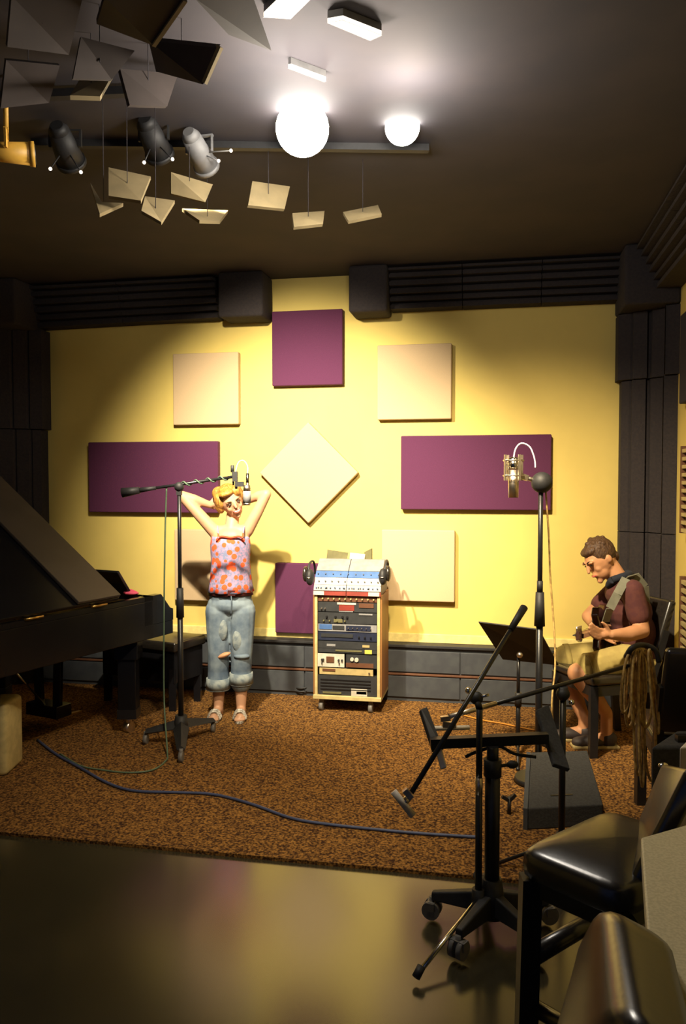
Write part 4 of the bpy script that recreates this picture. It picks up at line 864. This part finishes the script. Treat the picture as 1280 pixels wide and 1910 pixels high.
finger_set(mb, wN, (G(1116, 1182, -.38)-wN), (Zv-Fh*.2), (-Fh*.2+Zv*.5-Rv*.2), curl=.9, thumb=-1)
finger_set(mb, wF, (G(1135, 1185, -.08)-wF), (Zv+Rv*.2), (Rv*.8-Zv*.3), curl=.6, thumb=-1)
kN, aN = G(1078, 1256, -.16), G(1132, 1330, -.08); kF, aF = G(1050, 1240, .14), G(1090, 1340, .06)
mb.chain([G(1186, 1228, -.09), kN], [.092, .062]); mb.chain([kN, kN+(aN-kN)*.35, aN], [.06, .058, .036])
mb.chain([G(1182, 1224, .10), kF], [.092, .062]); mb.chain([kF, kF+(aF-kF)*.35, aF], [.06, .058, .036])
for a_ in (aN, aF):
    hl = Vector((a_.x, a_.y, .06)); mb.chain([a_, hl], [.036, .036]); mb.chain([hl, hl-Rv*.15+Zv*-.02], [.036, .028])
body = build('body', mb, 'skin_m', man, remesh=.0065, smooth=5)
mb = MB(); mb.ball(H(0, .030, .030), (.088, .098, .100), hx, hy, hz); mb.ball(H(0, -.022, .080), (.066, .055, .030), hx, hy, hz); mb.ball(H(0, .085, -.03), (.06, .03, .05), hx, hy, hz)
for k in range(26):
    a = random.uniform(-1.4, 1.4); b_ = random.uniform(-.9, 1.3); p = H(.085*math.sin(a)*math.cos(b_), .03-.095*math.sin(b_)*math.cos(a), .03+.095*math.cos(a)*math.cos(b_)); mb.ball(p, .016, n=8, m=6)
build('hair', mb, 'hair_m', man, remesh=.005, smooth=1)
for s in (-1, 1):
    build('eye', MB().ball(H(.031*s, -.086, .010), (.012, .006, .0045), hx, hy, hz, n=10, m=8), 'eye', body); build('eyebrow', MB().tube([H(.014*s, -.094, .030), H(.030*s, -.087, .036), H(.046*s, -.074, .030)], .0045, 6), 'hair_m', body)
build('lips', MB().tube([H(-.022, -.092, -.058), H(0, -.101, -.060), H(.022, -.092, -.058)], .005, 6), 'lips', body)
mb = MB(); mb.ball(G(1187, 1214), (.145, .182, .10)); mb.ball(G(1181, 1180), (.138, .17, .14)); mb.ball(G(1174, 1140), (.128, .178, .14)); mb.ball(G(1166, 1108), (.112, .18, .098))
mb.cap(G(1171, 1101, -.15), G(1160, 1099, .15), .066); mb.chain([sN, sN+(eN-sN)*.62], [.068, .066]); mb.chain([sF, sF+(eF-sF)*.55], [.066, .064])
sh = build('shirt', mb, 'shirt', man, remesh=.007, smooth=4)
build('collar', MB().tube([G(1142, 1082, -.06), G(1136, 1092, 0), G(1146, 1086, .06), G(1168, 1070, .05), G(1176, 1072, 0), G(1166, 1074, -.06), G(1142, 1082, -.06)], .022, 10), 'collar', sh)
mb = MB(); mb.ball(G(1187, 1226), (.145, .185, .10))
mb.chain([G(1186, 1228, -.09), G(1100, 1246, -.15)], [.105, .088]); mb.chain([G(1182, 1222, .10), G(1058, 1228, .13)], [.105, .088])
st_ = build('shorts', mb, 'khaki', man, remesh=.007, smooth=3)
for (p, q_) in ((G(1106, 1246, -.148), G(1095, 1248, -.152)), (G(1064, 1228, .128), G(1054, 1229, .132))): build('hem', MB().cyl(p, q_, .093, .095, 24), 'khaki', st_)
for a_ in (aN, aF):
    hl = Vector((a_.x, a_.y, 0)); s_ = MB(); s_.ball(hl+Zv*.055+Rv*.01, (.055, .046, .052)); s_.ball(hl-Rv*.09+Zv*.042, (.09, .046, .038)); s_.ball(hl-Rv*.16+Zv*.036, (.05, .044, .032))
    shoe = build('shoe', s_, 'shoe_m', man, remesh=.006, smooth=2); build('sole', MB().obox(hl-Rv*.07+Zv*.012, .28, .085, .018), 'tan', shoe, bevel=.006)
# guitar
gb = G(1146, 1176, -.02); gn = (G(1106, 1192, -.62)-gb).normalized(); gx = -(Rv-gn*Rv.dot(gn)).normalized()   # gx: the front faces the left
gy = gn.cross(gx).normalized()
if gy.z < 0: gy = -gy
gt = thing('guitar', gb, 'dark electric guitar on seated man\'s lap, neck toward the camera', 'guitar')
def gp(l, s, t): return gb+gn*l+gy*s+gx*t
ob = [(-.26, .03), (-.25, .12), (-.18, .165), (-.09, .15), (-.03, .12), (.05, .14), (.13, .145), (.17, .10), (.13, .06), (.10, .03), (.10, -.03), (.13, -.05), (.15, -.10), (.09, -.14), (.02, -.12), (-.05, -.115), (-.13, -.155), (-.21, -.15), (-.26, -.08)]
build('body', MB().prism([gp(l, s, .06) for l, s in ob], gx*.045), 'guitar', gt, bevel=.008)
build('pickguard', MB().prism([gp(l*.7, s*.6, .106) for l, s in ob], gx*.003), 'pick', gt)
build('neck', MB().bar(gp(.08, 0, .10), gp(.50, 0, .105), .045, .026), 'guitar', gt); build('fingerboard', MB().bar(gp(.04, 0, .118), gp(.50, 0, .122), .044, .006), 'black_matte', gt)
hs_ = build('headstock', MB().prism([gp(.50, .022, .09), gp(.55, .042, .085), (gp(.66, .035, .075)), gp(.67, -.01, .075), gp(.56, -.030, .085), gp(.50, -.022, .09)], gx*.016), 'guitar', gt)
for k in range(6): build('tuning_peg', MB().cyl(gp(.54+.02*k, .03, .09), gp(.54+.02*k, .06, .09), .005, .007, 8), 'silver', hs_)
build('bridge', MB().obox(gp(-.13, 0, .112), .02, .07, .012, gn, gy, gx), 'chrome', gt)
for l in (-.06, .02): build('pickup', MB().obox(gp(l, 0, .112), .03, .07, .012, gn, gy, gx), 'black_matte', gt)
for s in range(6): build('string', MB().cyl(gp(-.13, (s-2.5)*.009, .120), gp(.52, (s-2.5)*.0065, .128), .001, .001, 5), 'silver', gt)
def ribbon(pts, wdir, w_, t_):
    mb = MB()
    for i in range(len(pts)-1):
        a, b_ = pts[i], pts[i+1]; d = (b_-a).normalized(); s = (wdir-d*wdir.dot(d)).normalized()*w_/2; n = d.cross(s).normalized()*t_/2
        mb.hexa([a-s-n, a+s-n, a+s+n, a-s+n, b_-s-n, b_+s-n, b_+s+n, b_-s+n])
    return mb
build('strap', ribbon([G(1206, 1130, -.10), G(1203, 1095, -.14), G(1186, 1074, -.16), G(1168, 1079, -.19), G(1152, 1108, -.24), G(1138, 1135, -.26), G(1130, 1160, -.22)], Rv*.9+Fh*.1+Zv*.35, .05, .006), 'strap', gt)
